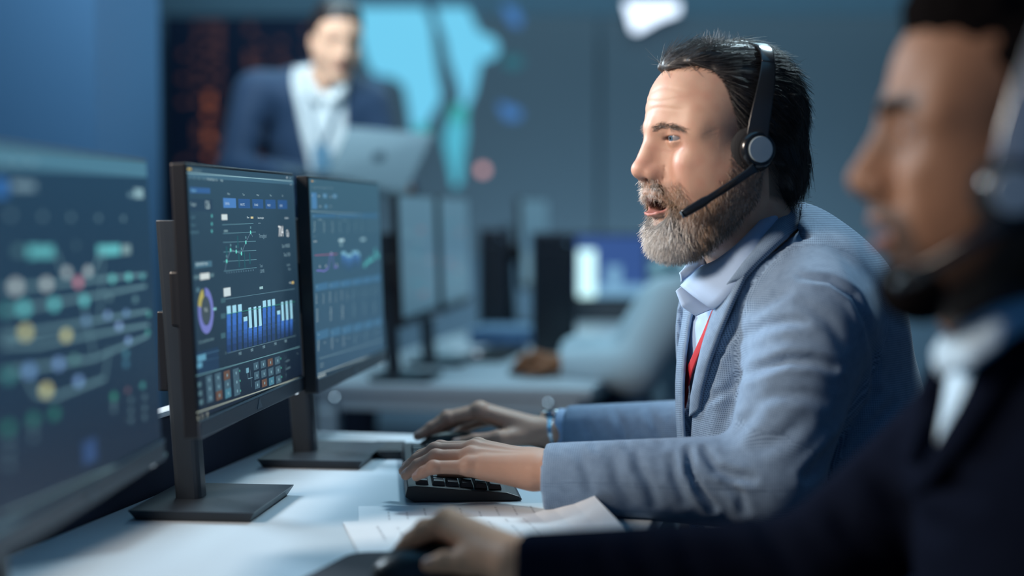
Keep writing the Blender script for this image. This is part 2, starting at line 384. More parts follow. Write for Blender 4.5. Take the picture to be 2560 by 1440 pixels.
m1 = monitor((-.3368, 2.0674, 1.0087, .1039, .0405), .74, 'middle monitor with a bar chart and a line chart on its screen', np.array(PZ(478, 1243, .752)), screen_mat('screen_blue', (48, 78, 97), (15, 27, 44)))
u = UI(m1); W = (205, 225, 232); Cq = (95, 190, 190); Gy = (120, 150, 165); DB = (48, 90, 140)
u.R(468, 430, 732, 462, (66, 104, 126))
u.ln(465, 432, 728, 453, 1.0, (150, 190, 200)); u.R(466, 420, 476, 426, (200, 175, 90)); u.T(480, 428, 'Dashboard', 4, (110, 140, 150))
for k, t in enumerate(('File', 'Edit', 'View', 'Tools', 'Window', 'Charts', 'Go', 'Help')): u.T(468 + 11.5 * k, 446.5 + 1.0 * k, t, 4, (160, 190, 198) if k > 3 else (110, 145, 158), sx=.8)
u.R(714, 442, 716, 446, W); u.T(721, 447, '4:02', 3.2, (150, 180, 190)); u.D(725, 461.5, 1.6, W)
u.R(472, 468, 523, 484, (52, 96, 148)); u.T(475, 479, 'Status', 4.5, (130, 190, 215))
u.R(472, 497, 530, 528, (40, 66, 88)); u.T(474, 515, 'Total', 5, (170, 200, 205)); u.T(510, 522, '126', 13, (180, 205, 210), sx=.55)
for k, y in enumerate((546, 566, 584)): u.T(474, y, ('Load', 'Core', 'Network')[k], 4.5, (85, 125, 140)); u.D(527, y - 6, 3.2, Cq)
for x0, x1, y0, y1, t, tp in ((555, 588, 495, 520, 'CENTRAL', 'Mon'), (593, 623, 497, 521, 'ANALYTIC', 'Tue'), (628, 656, 498, 521.5, 'STORAGE', 'Wed'), (661, 687, 499, 522, 'MARKET', 'Thu'), (692, 716, 500, 522.5, 'SURVEY', 'Fri')):
    u.R(x0, y0, x1, y1, (74, 126, 188) if x0 == 555 else (46, 88, 140)); u.T(x0 + 5, y0 + 17, t, 4, (190, 215, 230), sx=.62); u.T(x0 + 11, y0 - 8, tp, 3.4, (150, 180, 190))
u.R(551, 536, 566, 550, (205, 220, 222)); u.T(615, 546, 'Peer', 3.4, W); u.R(624, 541.5, 631, 546.5, (205, 195, 150))
u.T(642, 547, 'Data throughput', 3.6, W, sx=.7); u.T(643, 560, 'active', 3.2, Gy); u.T(719, 547, 'Superlink 5x', 3.4, W, True, .7)
for x0, y0, x1, y1 in ((553, 562, 631, 559), (555, 584, 637, 580), (555, 606, 637, 603), (556, 630, 638, 626), (556, 654, 639, 649), (557, 678, 639, 669)): u.ln(x0, y0, x1, y1, .8, (92, 135, 150))
u.R(557, 575, 567, 580, (110, 140, 150))
for k, (x, y0, y1) in enumerate(((564, 616, 638), (595, 630, 668), (609, 630, 670), (622, 632, 660), (592, 590, 620))): u.R(x - 2, y0, x + 2, y1, (34, 90, 100))
pts = [(560, 676), (564, 653), (574, 625), (588, 629), (601, 634), (612, 606), (624, 581), (629, 592)]
u.pl(pts, 1.0, (105, 130, 150))
for x, y in pts[1:7]: u.D(x, y, 3.9, (110, 225, 210)); u.R(x - 1.5, y - 15, x + 1.5, y - 9, (95, 140, 150))
for k in range(12): u.R(563 + 6 * k, 680 - .6 * k, 566 + 6 * k, 684 - .6 * k, (72, 100, 118))
u.T(720.5, 592, '704 Gb', 20.5, (240, 248, 250), True, .44) if False else None
u.T(694, 592, '704', 20.5, (242, 248, 250), False, .50); u.T(713.5, 592, 'Gb', 13.5, (225, 235, 240), False, .5)
u.T(645, 595, 'Throughput', 7.2, (120, 150, 165), sx=.62)
u.T(722, 618, 'Date: 14/05/2020', 6.6, (130, 160, 172), True, .52); u.T(723, 640, 'Time: 2:19:04', 7, (130, 160, 172), True, .52)
u.T(723, 664, 'Location', 4.6, (115, 145, 158), True, .7); u.T(724, 675, '52ms', 5, (115, 145, 158), True, .7)
u.T(647, 669, 'Total', 5.4, (110, 140, 155), sx=.7); u.T(647, 683, '128MB', 6.4, (110, 140, 155), sx=.7)
u.R(484, 656, 527, 666, (70, 110, 130)); u.T(487, 664.5, 'Bandwidth map', 5, (195, 215, 220), sx=.8)
u.R(482, 689, 532, 692, (85, 115, 125)); u.R(497, 684.5, 521, 697, (205, 215, 215))
u.D(512, 777, 42, (112, 120, 190), 27, 0, 286); u.D(512, 777, 42, (176, 168, 90), 27, 286, 345); u.D(512, 777, 26, (62, 76, 84)); u.T(508, 781, '96', 7, (165, 180, 180)); u.R(488, 720, 496, 730, (80, 115, 130)); u.R(530, 770, 538, 775, (130, 190, 195))
u.T(494, 860, 'Core data flow load', 5, (115, 150, 160), sx=.8)
u.R(489, 882, 545, 921, (28, 54, 82)); u.ln(489, 890, 545, 876, .9, (62, 100, 130)); u.R(490, 890, 512, 899, (92, 150, 178)); u.ln(489, 908, 545, 893, .7, (50, 84, 112)); u.R(490, 909, 503, 918, (92, 150, 178))
u.R(556, 721, 574, 739, (200, 216, 220)); u.R(646, 717, 655, 722, (150, 190, 195)); u.T(721, 709, 'Avg', 3.6, W); u.R(727, 704, 732, 709, (215, 190, 120))
for x0, y0, x1, y1, c in ((560, 748, 734, 722, (86, 122, 138)), (562, 792, 734, 762, (52, 84, 100)), (564, 838, 736, 801, (52, 84, 100)), (566, 883, 737, 839, (86, 116, 130))): u.ln(x0, y0, x1, y1, .8, c)
for y in (751, 790, 839): u.R(549, y - 5, 561, y + 5, (60, 95, 108))
xs = [564, 578, 592, 606, 618, 631, 643, 654, 666, 677, 690, 700, 711, 722]
tops = [766, 764, 762, 793, 769.5, 767.5, 765.5, 752.5, 750.5, 748.5, 777.5, 755.5, 753.5, 751.5]
mids = [784, 781.5, 778.5, 802, 819, 817, 814, 766.5, 764.5, 762.5, 785, 801, 799, 796.5]
for k, x in enumerate(xs):
    w = 10.5 - .28 * k; yb = 880 - (x - 564) * .27; n = 6
    for q in range(n):
        f0, f1 = q / n, (q + 1) / n; ca, cb = np.array((58, 108, 190)), np.array((26, 46, 78))
        c = tuple(int(v) for v in ca + (cb - ca) * max(0, (f0 - .2) / .8)); u.R(x, mids[k] + (yb - mids[k]) * f0, x + w, mids[k] + (yb - mids[k]) * f1, c)
    u.R(x, tops[k], x + w, mids[k], (158, 214, 236))
u.ln(562, 786, 734, 754, .7, (50, 140, 120))
for x, y in ((594, 886), (624, 877), (654, 869), (683, 861), (709, 854)): u.T(x, y + 3, 'MAR', 5.6, (130, 165, 178), sx=.6)
u.T(560, 887, '0', 5, (90, 120, 130))
u.ln(487, 940, 746, 867, 1.0, (104, 150, 160))
def grid(x0, y0, dx, dyx, dy, w, hot):
    for rr in range(3):
        for cc in range(4):
            x, y = x0 + dx * cc + rr * 1.6, y0 + dyx * cc + dy * rr
            c = {1: (98, 74, 62), 2: (66, 118, 138)}.get(hot.get((rr, cc)), (64, 92, 108))
            u.R(x - w, y - w * 1.05 - 1, x + w, y + w * 1.05 - 1, c); u.D(x + .8, y - .5, 3.0, (125, 165, 178))
grid(519, 950, 22.5, -5.6, 22.5, 8, {(0, 2): 1, (2, 1): 1, (2, 2): 2}); grid(637, 916, 17.8, -4.6, 23.5, 6.6, {(0, 2): 1, (2, 1): 1, (2, 2): 2})
for rr in range(3):
    u.D(596 + rr, 927 + 25 * rr, 2.2, (80, 180, 160)); u.D(699 + rr, 896.5 + 23 * rr, 2.2, (80, 190, 165)); u.R(491 + rr * 2, 957 + 22 * rr, 500 + rr * 2, 966 + 22 * rr, (78, 110, 120))
u.pl([(494, 962), (500, 985), (510, 1010)], .8, (70, 100, 112)); u.pl([(615, 926), (617, 947), (628, 944)], .9, (110, 150, 165)); u.pl([(622, 924), (626, 968)], .9, (90, 125, 140)); u.R(612, 921, 619, 931, (110, 160, 180))
u.ln(708, 889, 712, 945, .7, (64, 92, 105))
for y, t in ((897, '1'), (906, 'NODE 18'), (918, '2'), (925, 'BACKBONE'), (940, '3')): u.T(712, y, t, 3.6, (110, 140, 152), sx=.75)
u.ln(488, 1032, 752, 942, 1.5, (150, 160, 150)); u.T(490, 1052, 'II', 7, (180, 185, 170)); u.T(500, 1048, '[ ]', 7, (180, 185, 170), sx=.7); u.T(513, 1044, '!!', 8, (190, 195, 180)); u.T(741, 956, 'ok', 3.6, (140, 170, 180)); u.D(741, 884, 1.4, (120, 150, 160))
u.done()

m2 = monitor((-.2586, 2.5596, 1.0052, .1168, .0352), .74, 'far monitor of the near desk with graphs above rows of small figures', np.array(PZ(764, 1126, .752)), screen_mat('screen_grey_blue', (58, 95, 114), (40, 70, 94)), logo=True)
u = UI(m2); u.tall = .46; b_ = lambda x, y: (740 + x / 2.527, 420 + y / 2.526)
def R2(x0, y0, x1, y1, c): u.R(*b_(x0, y0), *b_(x1, y1), c)
def L2(x0, y0, x1, y1, w, c): u.ln(*b_(x0, y0), *b_(x1, y1), w, c)
def T2(x, y, t, h, c, sx=.8): u.T(*b_(x, y), t, h, c, sx=sx)
R2(92, 78, 102, 88, (205, 165, 100)); T2(106, 88, 'Report', 4, (140, 165, 170))
for k, x in enumerate((95, 112, 130, 148, 170, 196, 216)): T2(x, 128 + .6 * k, ('1', '2', '3', '11', '10', '4', '12')[k], 6, (190, 215, 222))
R2(92, 155, 128, 258, (74, 126, 170)); T2(96, 180, '12', 6, (200, 220, 230))
for x, y, t in ((133, 182, 'Sample'), (168, 184, '7'), (212, 186, 'Box'), (232, 186, '8'), (143, 248, 'Batch'), (178, 250, '15'), (211, 248, 'Alt')): T2(x, y, t, 6, (185, 210, 220), .7)
R2(165, 162, 190, 190, (84, 134, 168)); T2(172, 184, '7', 7, (215, 230, 235)); R2(228, 166, 252, 190, (84, 134, 168)); T2(236, 186, '8', 7, (215, 230, 235)); R2(176, 232, 192, 254, (84, 134, 168))
L2(88, 273, 518, 300, .8, (130, 160, 172))
for x0, x1 in ((98, 250), (258, 395), (402, 512)): R2(x0, 292, x1, 312, (58, 104, 138)); T2(x0 + 4, 308, 'Tab', 4.5, (150, 190, 205))
rr_ = random.Random(11)
for cx in (105, 165, 220, 268, 320, 366, 408, 455, 490):
    for k in range(5): T2(cx + rr_.randint(0, 4), 350 + k * 15 - cx * .02, str(rr_.randint(1, 999)) + ('.%d' % rr_.randint(0, 9)), 4.6, (128, 165, 175) if cx > 230 else (165, 195, 200), .7)
T2(135, 330, 'Monitoring stats', 4, (150, 180, 188)); T2(290, 332, 'Monitoring stats', 4, (120, 155, 165)); T2(106, 468, 'Data graph', 5, (215, 228, 230), .75)
R2(265, 450, 298, 464, (170, 205, 215)); R2(403, 444, 432, 458, (140, 180, 195)); R2(273, 475, 286, 494, (120, 160, 172)); T2(107, 435, 'Load', 4.5, (120, 150, 160))
L2(112, 552, 256, 543, .9, (170, 90, 130))
u.pl([b_(*p) for p in ((124, 648), (150, 648), (172, 652), (190, 640), (200, 628), (212, 550), (222, 538), (232, 600), (238, 634), (246, 622), (258, 628))], 1.5, (128, 120, 210))
for x, y in ((145, 622), (184, 619), (252, 611), (217, 538)): u.D(*b_(x, y), 2.6, (205, 215, 225))
for k in range(12):
    x = 282 + k * 9.8; t = 525 + (18 if 3 <= k <= 6 else -2 if k > 6 else 3) + (14 if k > 10 else 0); R2(x, t, x + 7.5, t + 20, (130, 190, 215))
    for q in range(4): R2(x, t + 20 + q * 22, x + 8.5, t + 42 + q * 22, [(70, 118, 172), (58, 100, 148), (54, 90, 126), (50, 84, 112)][q])
u.pl([b_(*p) for p in ((424, 620), (436, 608), (450, 590), (462, 588), (474, 572), (486, 582), (496, 520), (504, 560), (520, 555))], 2.4, (86, 190, 190))
for x, y in ((430, 614), (452, 590), (470, 578), (496, 530), (512, 556)): R2(x - 4, y - 22, x + 4, y + 16, (80, 170, 175))
for k in range(6):
    x0 = 116 + (0, 86, 160, 233, 300, 364)[k]; w = (80, 68, 66, 60, 56, 46)[k]; y0 = 735 - k * 10.5
    R2(x0, y0, x0 + w, y0 + 28, (60, 106, 140)); T2(x0 + 6, y0 + 22, 'A%02d' % (k + 1), 5, (160, 195, 205))
    R2(x0 + 8, y0 + 300 - k * 5, x0 + w + 6, y0 + 330 - k * 5, (58, 102, 134)); T2(x0 + 16, y0 + 322 - k * 5, 'Log', 5, (170, 200, 205))
    c = (205, 228, 230) if k < 3 else (150, 188, 196)
    for q in range(4): T2(x0 + 4, y0 + 70 + q * 17, '%d.%d' % (rr_.randint(1, 9), rr_.randint(0, 99)), 4.8, c, .75); T2(x0 + w * .62, y0 + 70 + q * 17, str(rr_.randint(10, 99)), 4.6, c, .75)
    for q in range(5): T2(x0 + 8, y0 + 165 + q * 18, '%d.%d' % (rr_.randint(1, 99), rr_.randint(0, 99)), 4.8, c, .75)
    for q in range(5): T2(x0 + 16, y0 + 365 - k * 5 + q * 14, '%d.%d' % (rr_.randint(1, 9), rr_.randint(0, 99)), 4.8, c, .75)
    T2(x0 + w * .7, y0 + 372 - k * 5, 'data', 4.6, c, .7)
L2(140, 1205, 545, 1085, .9, (110, 140, 152)); L2(132, 1302, 553, 1155, 1.3, (150, 165, 165)); T2(146, 1245, 'Selected rows', 4.6, (140, 165, 172)); T2(146, 1262, 'Updated now', 4.6, (140, 165, 172))
for x in (134, 148, 160, 172): R2(x, 1312 - (x - 134) * .35, x + 6, 1330 - (x - 134) * .35, (190, 205, 205))
u.done()

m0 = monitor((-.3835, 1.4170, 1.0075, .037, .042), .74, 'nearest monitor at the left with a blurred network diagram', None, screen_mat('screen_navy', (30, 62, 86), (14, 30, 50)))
u = UI(m0); u.ru, u.rv = .85, .37; b_ = lambda x, y: (x / 1.2974, 330 + y / 1.2973)
def D0(x, y, r, c): u.D(*b_(x, y), r, c)
def L0(x0, y0, x1, y1, w, c): u.ln(*b_(x0, y0), *b_(x1, y1), w, c)
u.Q([b_(*p) for p in ((-40, 40), (470, 98), (472, 148), (-40, 112))], (72, 120, 142))
for x in (10, 55, 100): u.R(*b_(x - 12, 88), *b_(x + 12, 104), (110, 150, 165))
u.R(*b_(-30, 150), *b_(20, 210), (44, 104, 170)); u.R(*b_(32, 160), *b_(110, 190), (110, 140, 155)); u.R(*b_(430, 182), *b_(462, 216), (130, 165, 175)); u.R(*b_(412, 196), *b_(430, 212), (95, 130, 145))
for x, y in ((30, 270), (134, 274), (226, 277), (315, 279), (396, 281)): D0(x, y, 7.5, (86, 118, 132))
D0(243, 368, 7, (64, 96, 110))
for x, y in ((106, 388), (150, 388), (332, 384), (366, 382)): u.R(*b_(x - 22, y - 17), *b_(x + 20, y + 17), (92, 178, 184)); 
u.R(*b_(390, 366), *b_(420, 396), (120, 150, 155)); u.R(*b_(40, 372), *b_(70, 398), (70, 110, 120))
ln = (96, 134, 145)
for p in (((0, 510), (470, 462)), ((0, 585), (470, 500)), ((0, 668), (478, 580)), ((0, 690), (120, 690)), ((120, 690), (478, 625)), ((0, 780), (300, 735)), ((300, 735), (478, 660)), ((70, 770), (110, 850)), ((110, 850), (170, 860)), ((170, 860), (335, 800)), ((335, 800), (350, 700)), ((175, 390), (205, 470)), ((330, 380), (285, 470)), ((245, 460), (300, 720)), ((330, 390), (320, 600))): L0(*p[0], *p[1], 3.2, ln)
for x, y, r, c in ((46, 502, 14, (190, 205, 208)), (146, 494, 13, (190, 205, 208)), (212, 455, 11, (180, 195, 200)), (281, 451, 11, (180, 195, 200)), (249, 487, 12, (205, 130, 150)), (360, 476, 10, (110, 205, 205)), (413, 470, 10, (110, 205, 205)), (458, 468, 8, (84, 160, 165)), (72, 573, 14, (104, 205, 210)), (171, 559, 13, (104, 205, 210)), (269, 547, 12, (104, 205, 210)), (17, 577, 11, (70, 150, 150)), (350, 538, 8, (90, 125, 135)), (435, 543, 9, (90, 130, 140)), (345, 595, 9, (130, 165, 215)), (275, 612, 10, (110, 150, 190)), (405, 588, 9, (110, 150, 195)), (382, 630, 10, (140, 172, 220)), (78, 650, 14, (205, 205, 145)), (210, 660, 13, (205, 205, 145)), (412, 676, 9, (130, 165, 215)), (24, 660, 12, (84, 120, 130)), (90, 775, 13, (115, 160, 215)), (185, 752, 12, (125, 165, 220)), (237, 738, 10, (96, 150, 150)), (250, 808, 11, (125, 165, 220)), (145, 838, 14, (205, 205, 145)), (24, 790, 14, (60, 130, 130)), (365, 858, 10, (50, 135, 115)), (458, 822, 9, (60, 130, 130)), (410, 838, 7, (110, 80, 90)), (172, 914, 13, (36, 112, 100)), (103, 933, 13, (36, 112, 100)), (22, 960, 13, (36, 112, 100)), (404, 720, 9, (70, 130, 150)), (404, 752, 9, (62, 115, 140)), (478, 590, 8, (70, 145, 140)), (475, 650, 8, (70, 145, 140))): D0(x, y, r, c)
for x, ys in ((365, (880, 900)), (420, (870, 905, 935)), (465, (860, 895, 925)), (103, (955, 990)), (25, (1000, 1040, 1080))):
    for y in ys: D0(x, y, 7.5, (72, 100, 112))
u.R(*b_(262, 1010), *b_(310, 1060), (36, 66, 110))
L0(-30, 1300, 535, 1045, 4, (78, 112, 122)); D0(18, 1320, 9, (110, 135, 145))
u.ln(0, 1290, 405, 1112, 1.2, (120, 150, 150))
u.done()
# ---------------------------------------------------------------- implicit surfaces for bodies and cloth
f32 = np.float32
def v3(p): return (float(p[0]), float(p[1]), float(p[2]))
def ell(p, c, r, R=None):
    x, y, z = p[0] - f32(c[0]), p[1] - f32(c[1]), p[2] - f32(c[2])
    if R is not None:
        R = np.asarray(R, f32); x, y, z = (R[0, i] * x + R[1, i] * y + R[2, i] * z for i in range(3))
    a, b, c_ = x / f32(r[0]), y / f32(r[1]), z / f32(r[2])
    k0 = np.sqrt(a * a + b * b + c_ * c_) + f32(1e-9)
    k1 = np.sqrt((a / f32(r[0])) ** 2 + (b / f32(r[1])) ** 2 + (c_ / f32(r[2])) ** 2) + f32(1e-9)
    return k0 * (k0 - 1) / k1
def con(p, a, b, ra, rb):       # round cone
    a = np.asarray(a, f32); b = np.asarray(b, f32); d = b - a; dd = max(float(d @ d), 1e-12)
    x, y, z = p[0] - a[0], p[1] - a[1], p[2] - a[2]
    t = np.clip((x * d[0] + y * d[1] + z * d[2]) / f32(dd), 0, 1)
    return np.sqrt((x - t * d[0]) ** 2 + (y - t * d[1]) ** 2 + (z - t * d[2]) ** 2) - (f32(ra) + t * f32(rb - ra))
def chain(p, pts, rs, k=.004):
    d = None
    for a, b, ra, rb in zip(pts, pts[1:], rs, rs[1:]):
        e = con(p, a, b, ra, rb); d = e if d is None else smin(d, e, k)
    return d
def smin(a, b, k):
    h = np.clip(f32(.5) + f32(.5) * (b - a) / f32(k), 0, 1)
    return b + (a - b) * h - f32(k) * h * (1 - h)
def smax(a, b, k): return -smin(-a, -b, k)
def surface_nets(fn, lo, hi, h):
    lo = np.asarray(lo, float); n = np.ceil((np.asarray(hi, float) - lo) / h).astype(int) + 1
    ax = [(lo[i] + h * np.arange(n[i])).astype(f32) for i in range(3)]
    X, Y, Z = ax[0][:, None, None], ax[1][None, :, None], ax[2][None, None, :]
    D = np.ascontiguousarray(np.broadcast_to(fn((X, Y, Z)), tuple(n))).astype(f32)
    ins = D < 0
    c = [ins[i:n[0] - 1 + i, j:n[1] - 1 + j, k:n[2] - 1 + k] for i in (0, 1) for j in (0, 1) for k in (0, 1)]
    s = sum(q.astype(np.int8) for q in c); idx = np.argwhere((s > 0) & (s < 8))
    num = np.full(tuple(n - 1), -1, np.int64); num[tuple(idx.T)] = np.arange(len(idx))
    acc = np.zeros((len(idx), 3)); cnt = np.zeros(len(idx))
    corners = [np.array((i, j, k)) for i in (0, 1) for j in (0, 1) for k in (0, 1)]
    for a in range(8):
        for b in range(a + 1, 8):
            if np.abs(corners[a] - corners[b]).sum() != 1: continue
            da, db = D[tuple((idx + corners[a]).T)], D[tuple((idx + corners[b]).T)]
            m = (da < 0) != (db < 0); t = np.where(m, da / np.where(m, da - db, 1), 0)
            acc += m[:, None] * (corners[a] + t[:, None] * (corners[b] - corners[a])); cnt += m
    V = lo + (idx + acc / cnt[:, None]) * h
    F = []
    for d in range(3):
        u, w = (d + 1) % 3, (d + 2) % 3
        sl0 = [slice(None)] * 3; sl1 = [slice(None)] * 3; sl0[d] = slice(0, -1); sl1[d] = slice(1, None)
        A, B = ins[tuple(sl0)], ins[tuple(sl1)]; e = np.argwhere(A != B)
        e = e[(e[:, u] > 0) & (e[:, w] > 0) & (e[:, u] < n[u] - 1) & (e[:, w] < n[w] - 1)]
        fl = A[tuple(e.T)]
        def q(du, dw):
            g = e.copy(); g[:, u] -= du; g[:, w] -= dw; return num[tuple(g.T)]
        f = np.stack([q(1, 1), q(0, 1), q(0, 0), q(1, 0)], 1)
        f[~fl] = f[~fl][:, ::-1]; F.append(f)
    return V, np.vstack(F)
def relax(V, F, it=1, lam=.5):
    for _ in range(it):
        A = np.zeros_like(V); c = np.zeros(len(V))
        for i, j in ((0, 1), (1, 2), (2, 3), (3, 0)):
            for a, b in ((i, j), (j, i)):
                for k in range(3): A[:, k] += np.bincount(F[:, a], V[F[:, b], k], len(V))
                c += np.bincount(F[:, a], minlength=len(V))
        V = V + lam * (A / np.maximum(c, 1)[:, None] - V)
    return V
def normals(V, F):
    n = np.cross(V[F[:, 2]] - V[F[:, 0]], V[F[:, 3]] - V[F[:, 1]]); N = np.zeros_like(V)
    for i in range(4):
        for k in range(3): N[:, k] += np.bincount(F[:, i], n[:, k], len(V))
    return N / (np.linalg.norm(N, axis=1)[:, None] + 1e-12)
def mesh_obj(name, V, F, mats, parent=None, mi=None, col=None, cloth=None):
    V = np.asarray(V, f32); F = np.asarray(F, np.int32)
    me = bpy.data.meshes.new(name); me.vertices.add(len(V)); me.vertices.foreach_set('co', V.ravel())
    me.loops.add(F.size); me.loops.foreach_set('vertex_index', F.ravel()); me.polygons.add(len(F))
    me.polygons.foreach_set('loop_start', np.arange(0, F.size, F.shape[1], dtype=np.int32)); me.update(calc_edges=True)
    for m in (mats if isinstance(mats, (list, tuple)) else [mats]): me.materials.append(m)
    if mi is not None: me.polygons.foreach_set('material_index', np.asarray(mi, np.int32))
    if col is not None:
        a = me.attributes.new('tint', 'FLOAT_COLOR', 'POINT'); a.data.foreach_set('color', np.hstack([col, np.ones((len(V), 1))]).astype(f32).ravel())
    if cloth is not None:
        a = me.attributes.new('weave', 'FLOAT_VECTOR', 'POINT'); a.data.foreach_set('vector', np.asarray(cloth, f32).ravel())
    me.shade_smooth(); me.validate()
    o = bpy.data.objects.new(name, me); COL.objects.link(o)
    if parent: attach(o, parent)
    return o
def march(fn, px, py, y0=.6, y1=3.2):       # first hit of the camera ray with a field
    r = ray(px, py); r = r / np.linalg.norm(r); t = y0 / r[1]; best = (9, None)
    for _ in range(200):
        p = CAM + r * t; d = float(fn(tuple(np.array([c], f32) for c in p))[0])
        if d < .0004: return p
        if d < best[0]: best = (d, p)
        t += d * .7
        if t * r[1] > y1: return best[1]
    return p
def grad(fn, p, e=.002):
    g = []
    for i in range(3):
        a, b = np.array(p, float), np.array(p, float); a[i] += e; b[i] -= e
        g.append(float(fn(tuple(np.array([c], f32) for c in a))[0]) - float(fn(tuple(np.array([c], f32) for c in b))[0]))
    g = np.array(g); return g / (np.linalg.norm(g) + 1e-12)

# ---------------------------------------------------------------- a head in its own frame: x forward, y to the person's left, z up, origin between the ears
def head_field(o):
    g = lambda k, d: o.get(k, d)
    jw, op, no = g('jaw', 1), g('open', 1), g('nose', 1)
    def fn(p):
        x, y, z = p; ay = np.abs(y); q = (x, ay, z)
        d = ell(q, (-.010, 0, .052), (.100, .076, .088))
        d = smin(d, ell(q, (.030, 0, .062), (.066, .064, .066)), .02)
        d = smin(d, ell(q, (.030, 0, -.035), (.058, .060 * jw, .080)), .03)
        d = smin(d, con(q, (-.002, .052 * jw, -.045), (.066, .024 * jw, -.096), .020, .018), .03)
        d = smin(d, ell(q, (.076, 0, -.094), (.019, .026 * jw, .017)), .018)
        d = smin(d, ell(q, (.058, .046, -.006), (.025, .018, .017)), .022); d = smin(d, ell(q, (.046, .040, -.036), (.036, .025, .034)), .02)
        d = smin(d, con(q, (.000, .058 * jw, -.008), (.022, .050 * jw, -.058), .016, .016), .022); d = smin(d, ell(q, (.018, .058, -.018), (.036, .019, .034)), .02); d = smin(d, ell(q, (.040, .050, .034), (.034, .019, .036)), .02)
        d = smin(d, con(q, (.0935, .006, .040), (.060, .056, .034), .0085, .004), .018)
        d = smax(d, -ell(q, (.103, .034, .023), (.018, .018, .011)), .014)
        d = smin(d, ell(q, (.068, 0, -.046), (.034, .034, .030)), .014)
        # nose
        d = smin(d, con(q, (.092, 0, .032), (.1105, 0, -.010), .0075, .0095 * no), .010)
        d = smin(d, con(q, (.078, 0, .026), (.087, 0, -.016), .015, .0195), .022)
        d = smin(d, ell(q, (.1115, 0, -.0135), (.0115, .0125 * no, .0105)), .006)
        d = smin(d, ell(q, (.099, .0150 * no, -.0185), (.0120, .0070, .0084)), .008)
        d = smin(d, con(q, (.108, 0, -.021), (.098, 0, -.030), .004, .005), .005)
        d = smax(d, -ell(q, (.1045, .0085 * no, -.0265), (.0065, .0040, .0050)), .003)
        d = smax(d, -con(q, (.0880, .0230, -.0100), (.0900, .0225, -.0250), .0008, .0012), .004)
        # mouth
        d = smin(d, chain(q, [(.1035, 0, -.0425), (.0965, .015, -.0440), (.080, .0285, -.0520)], [.0042, .0040, .0024]), .005)
        zz = .010 * op
        d = smin(d, chain(q, [(.0985, 0, -.0555 - zz), (.0940, .014, -.0545 - zz * .9), (.079, .0275, -.0545)], [.0054, .0050, .0026]), .005)
        d = smax(d, -ell(q, (.094, 0, -.0490 - zz * .62), (.028, .0265, .0018 + zz * .50)), .0025)
        d = smax(d, -con(q, (.100, 0, -.078), (.094, .016, -.076), .003, .002), .012)
        # eyelids around the ball at EYE
        e = g('eye', EYE); ey = (x, ay, z); b = np.sqrt((x - f32(e[0])) ** 2 + (ay - f32(e[1])) ** 2 + (z - f32(e[2])) ** 2)
        lid = b - f32(.0142)
        s = g('lid', 1)
        slit = ell(q, (e[0] + .016, e[1] + .002, e[2] - .0014), (.020, .0135, .0052 * s))
        lid = smax(lid, -slit, .002)
        d = smin(d, lid, .004); d = smax(d, -np.maximum(slit, b - f32(.020)), .0015)
        d = smin(d, chain(q, [(.0905, .018, .0345), (.0830, .034, .0375), (.066, .049, .0300)], [.0030, .0042, .0030]), .006)
        # ears
        ear = ell(q, (-.010, .076, .004), (.015, .009, .026)); ear = smax(ear, -ell(q, (-.008, .085, .006), (.009, .006, .016)), .004)
        d = smin(d, ear, .006)
        # neck
        nk = g('neck', None)
        if nk is not None:
            nr = g('neck_r', (.054, .060, .070))
            d = smin(d, chain(p, [(-.028, 0, -.02), nk[0], nk[1]], list(nr), .02), .025)
        return d
    return fn
EYE = (.0750, .0325, .0265)
def frame(origin, yaw, pitch=0, roll=0, scale=1):
    # yaw: heading of the nose from -X towards the camera (-Y); pitch positive looks down
    f = np.array([-math.cos(yaw), -math.sin(yaw), 0]); l = np.array([math.sin(yaw), -math.cos(yaw), 0]); u = np.array([0, 0, 1.])
    f, u = f * math.cos(pitch) - u * math.sin(pitch), u * math.cos(pitch) + f * math.sin(pitch)
    l, u = l * math.cos(roll) + u * math.sin(roll), u * math.cos(roll) - l * math.sin(roll)
    return np.asarray(origin, float), np.stack([f, l, u], 1) * scale
def to_w(fr, v): return fr[0] + np.asarray(v, float) @ fr[1].T
def to_l(fr, v): return (np.asarray(v, float) - fr[0]) @ np.linalg.inv(fr[1]).T
def eyeball(parent, fr, side, gaze, iris, name='eye'):
    e = np.array([EYE[0], EYE[1] * side, EYE[2]]); r = .0128; g = np.array(gaze, float); g /= np.linalg.norm(g)
    h = np.array([0, 0, 1.]); a = np.cross(g, h); a /= np.linalg.norm(a); b = np.cross(a, g)
    V, F, MI = [], [], []; n, k = 24, 20
    for i in range(k + 1):
        t = math.pi * i / k * (1 if True else 0)
        t = math.pi * (i / k) ** 1.3
        for j in range(n):
            w = 2 * math.pi * j / n; V.append(e + r * (g * math.cos(t) + math.sin(t) * (a * math.cos(w) + b * math.sin(w))) * (1.0))
    for i in range(k):
        for j in range(n):
            F.append((i * n + j, i * n + (j + 1) % n, (i + 1) * n + (j + 1) % n, (i + 1) * n + j)); t = math.pi * ((i + .5) / k) ** 1.3
            MI.append(2 if t < .16 else 1 if t < .45 else 0)
    return mesh_obj(name, to_w(fr, np.array(V)), np.array(F), [mat('eye_white', (.27, .25, .26), .25), iris, mat('pupil', (.004, .004, .005), .1)], parent, MI)

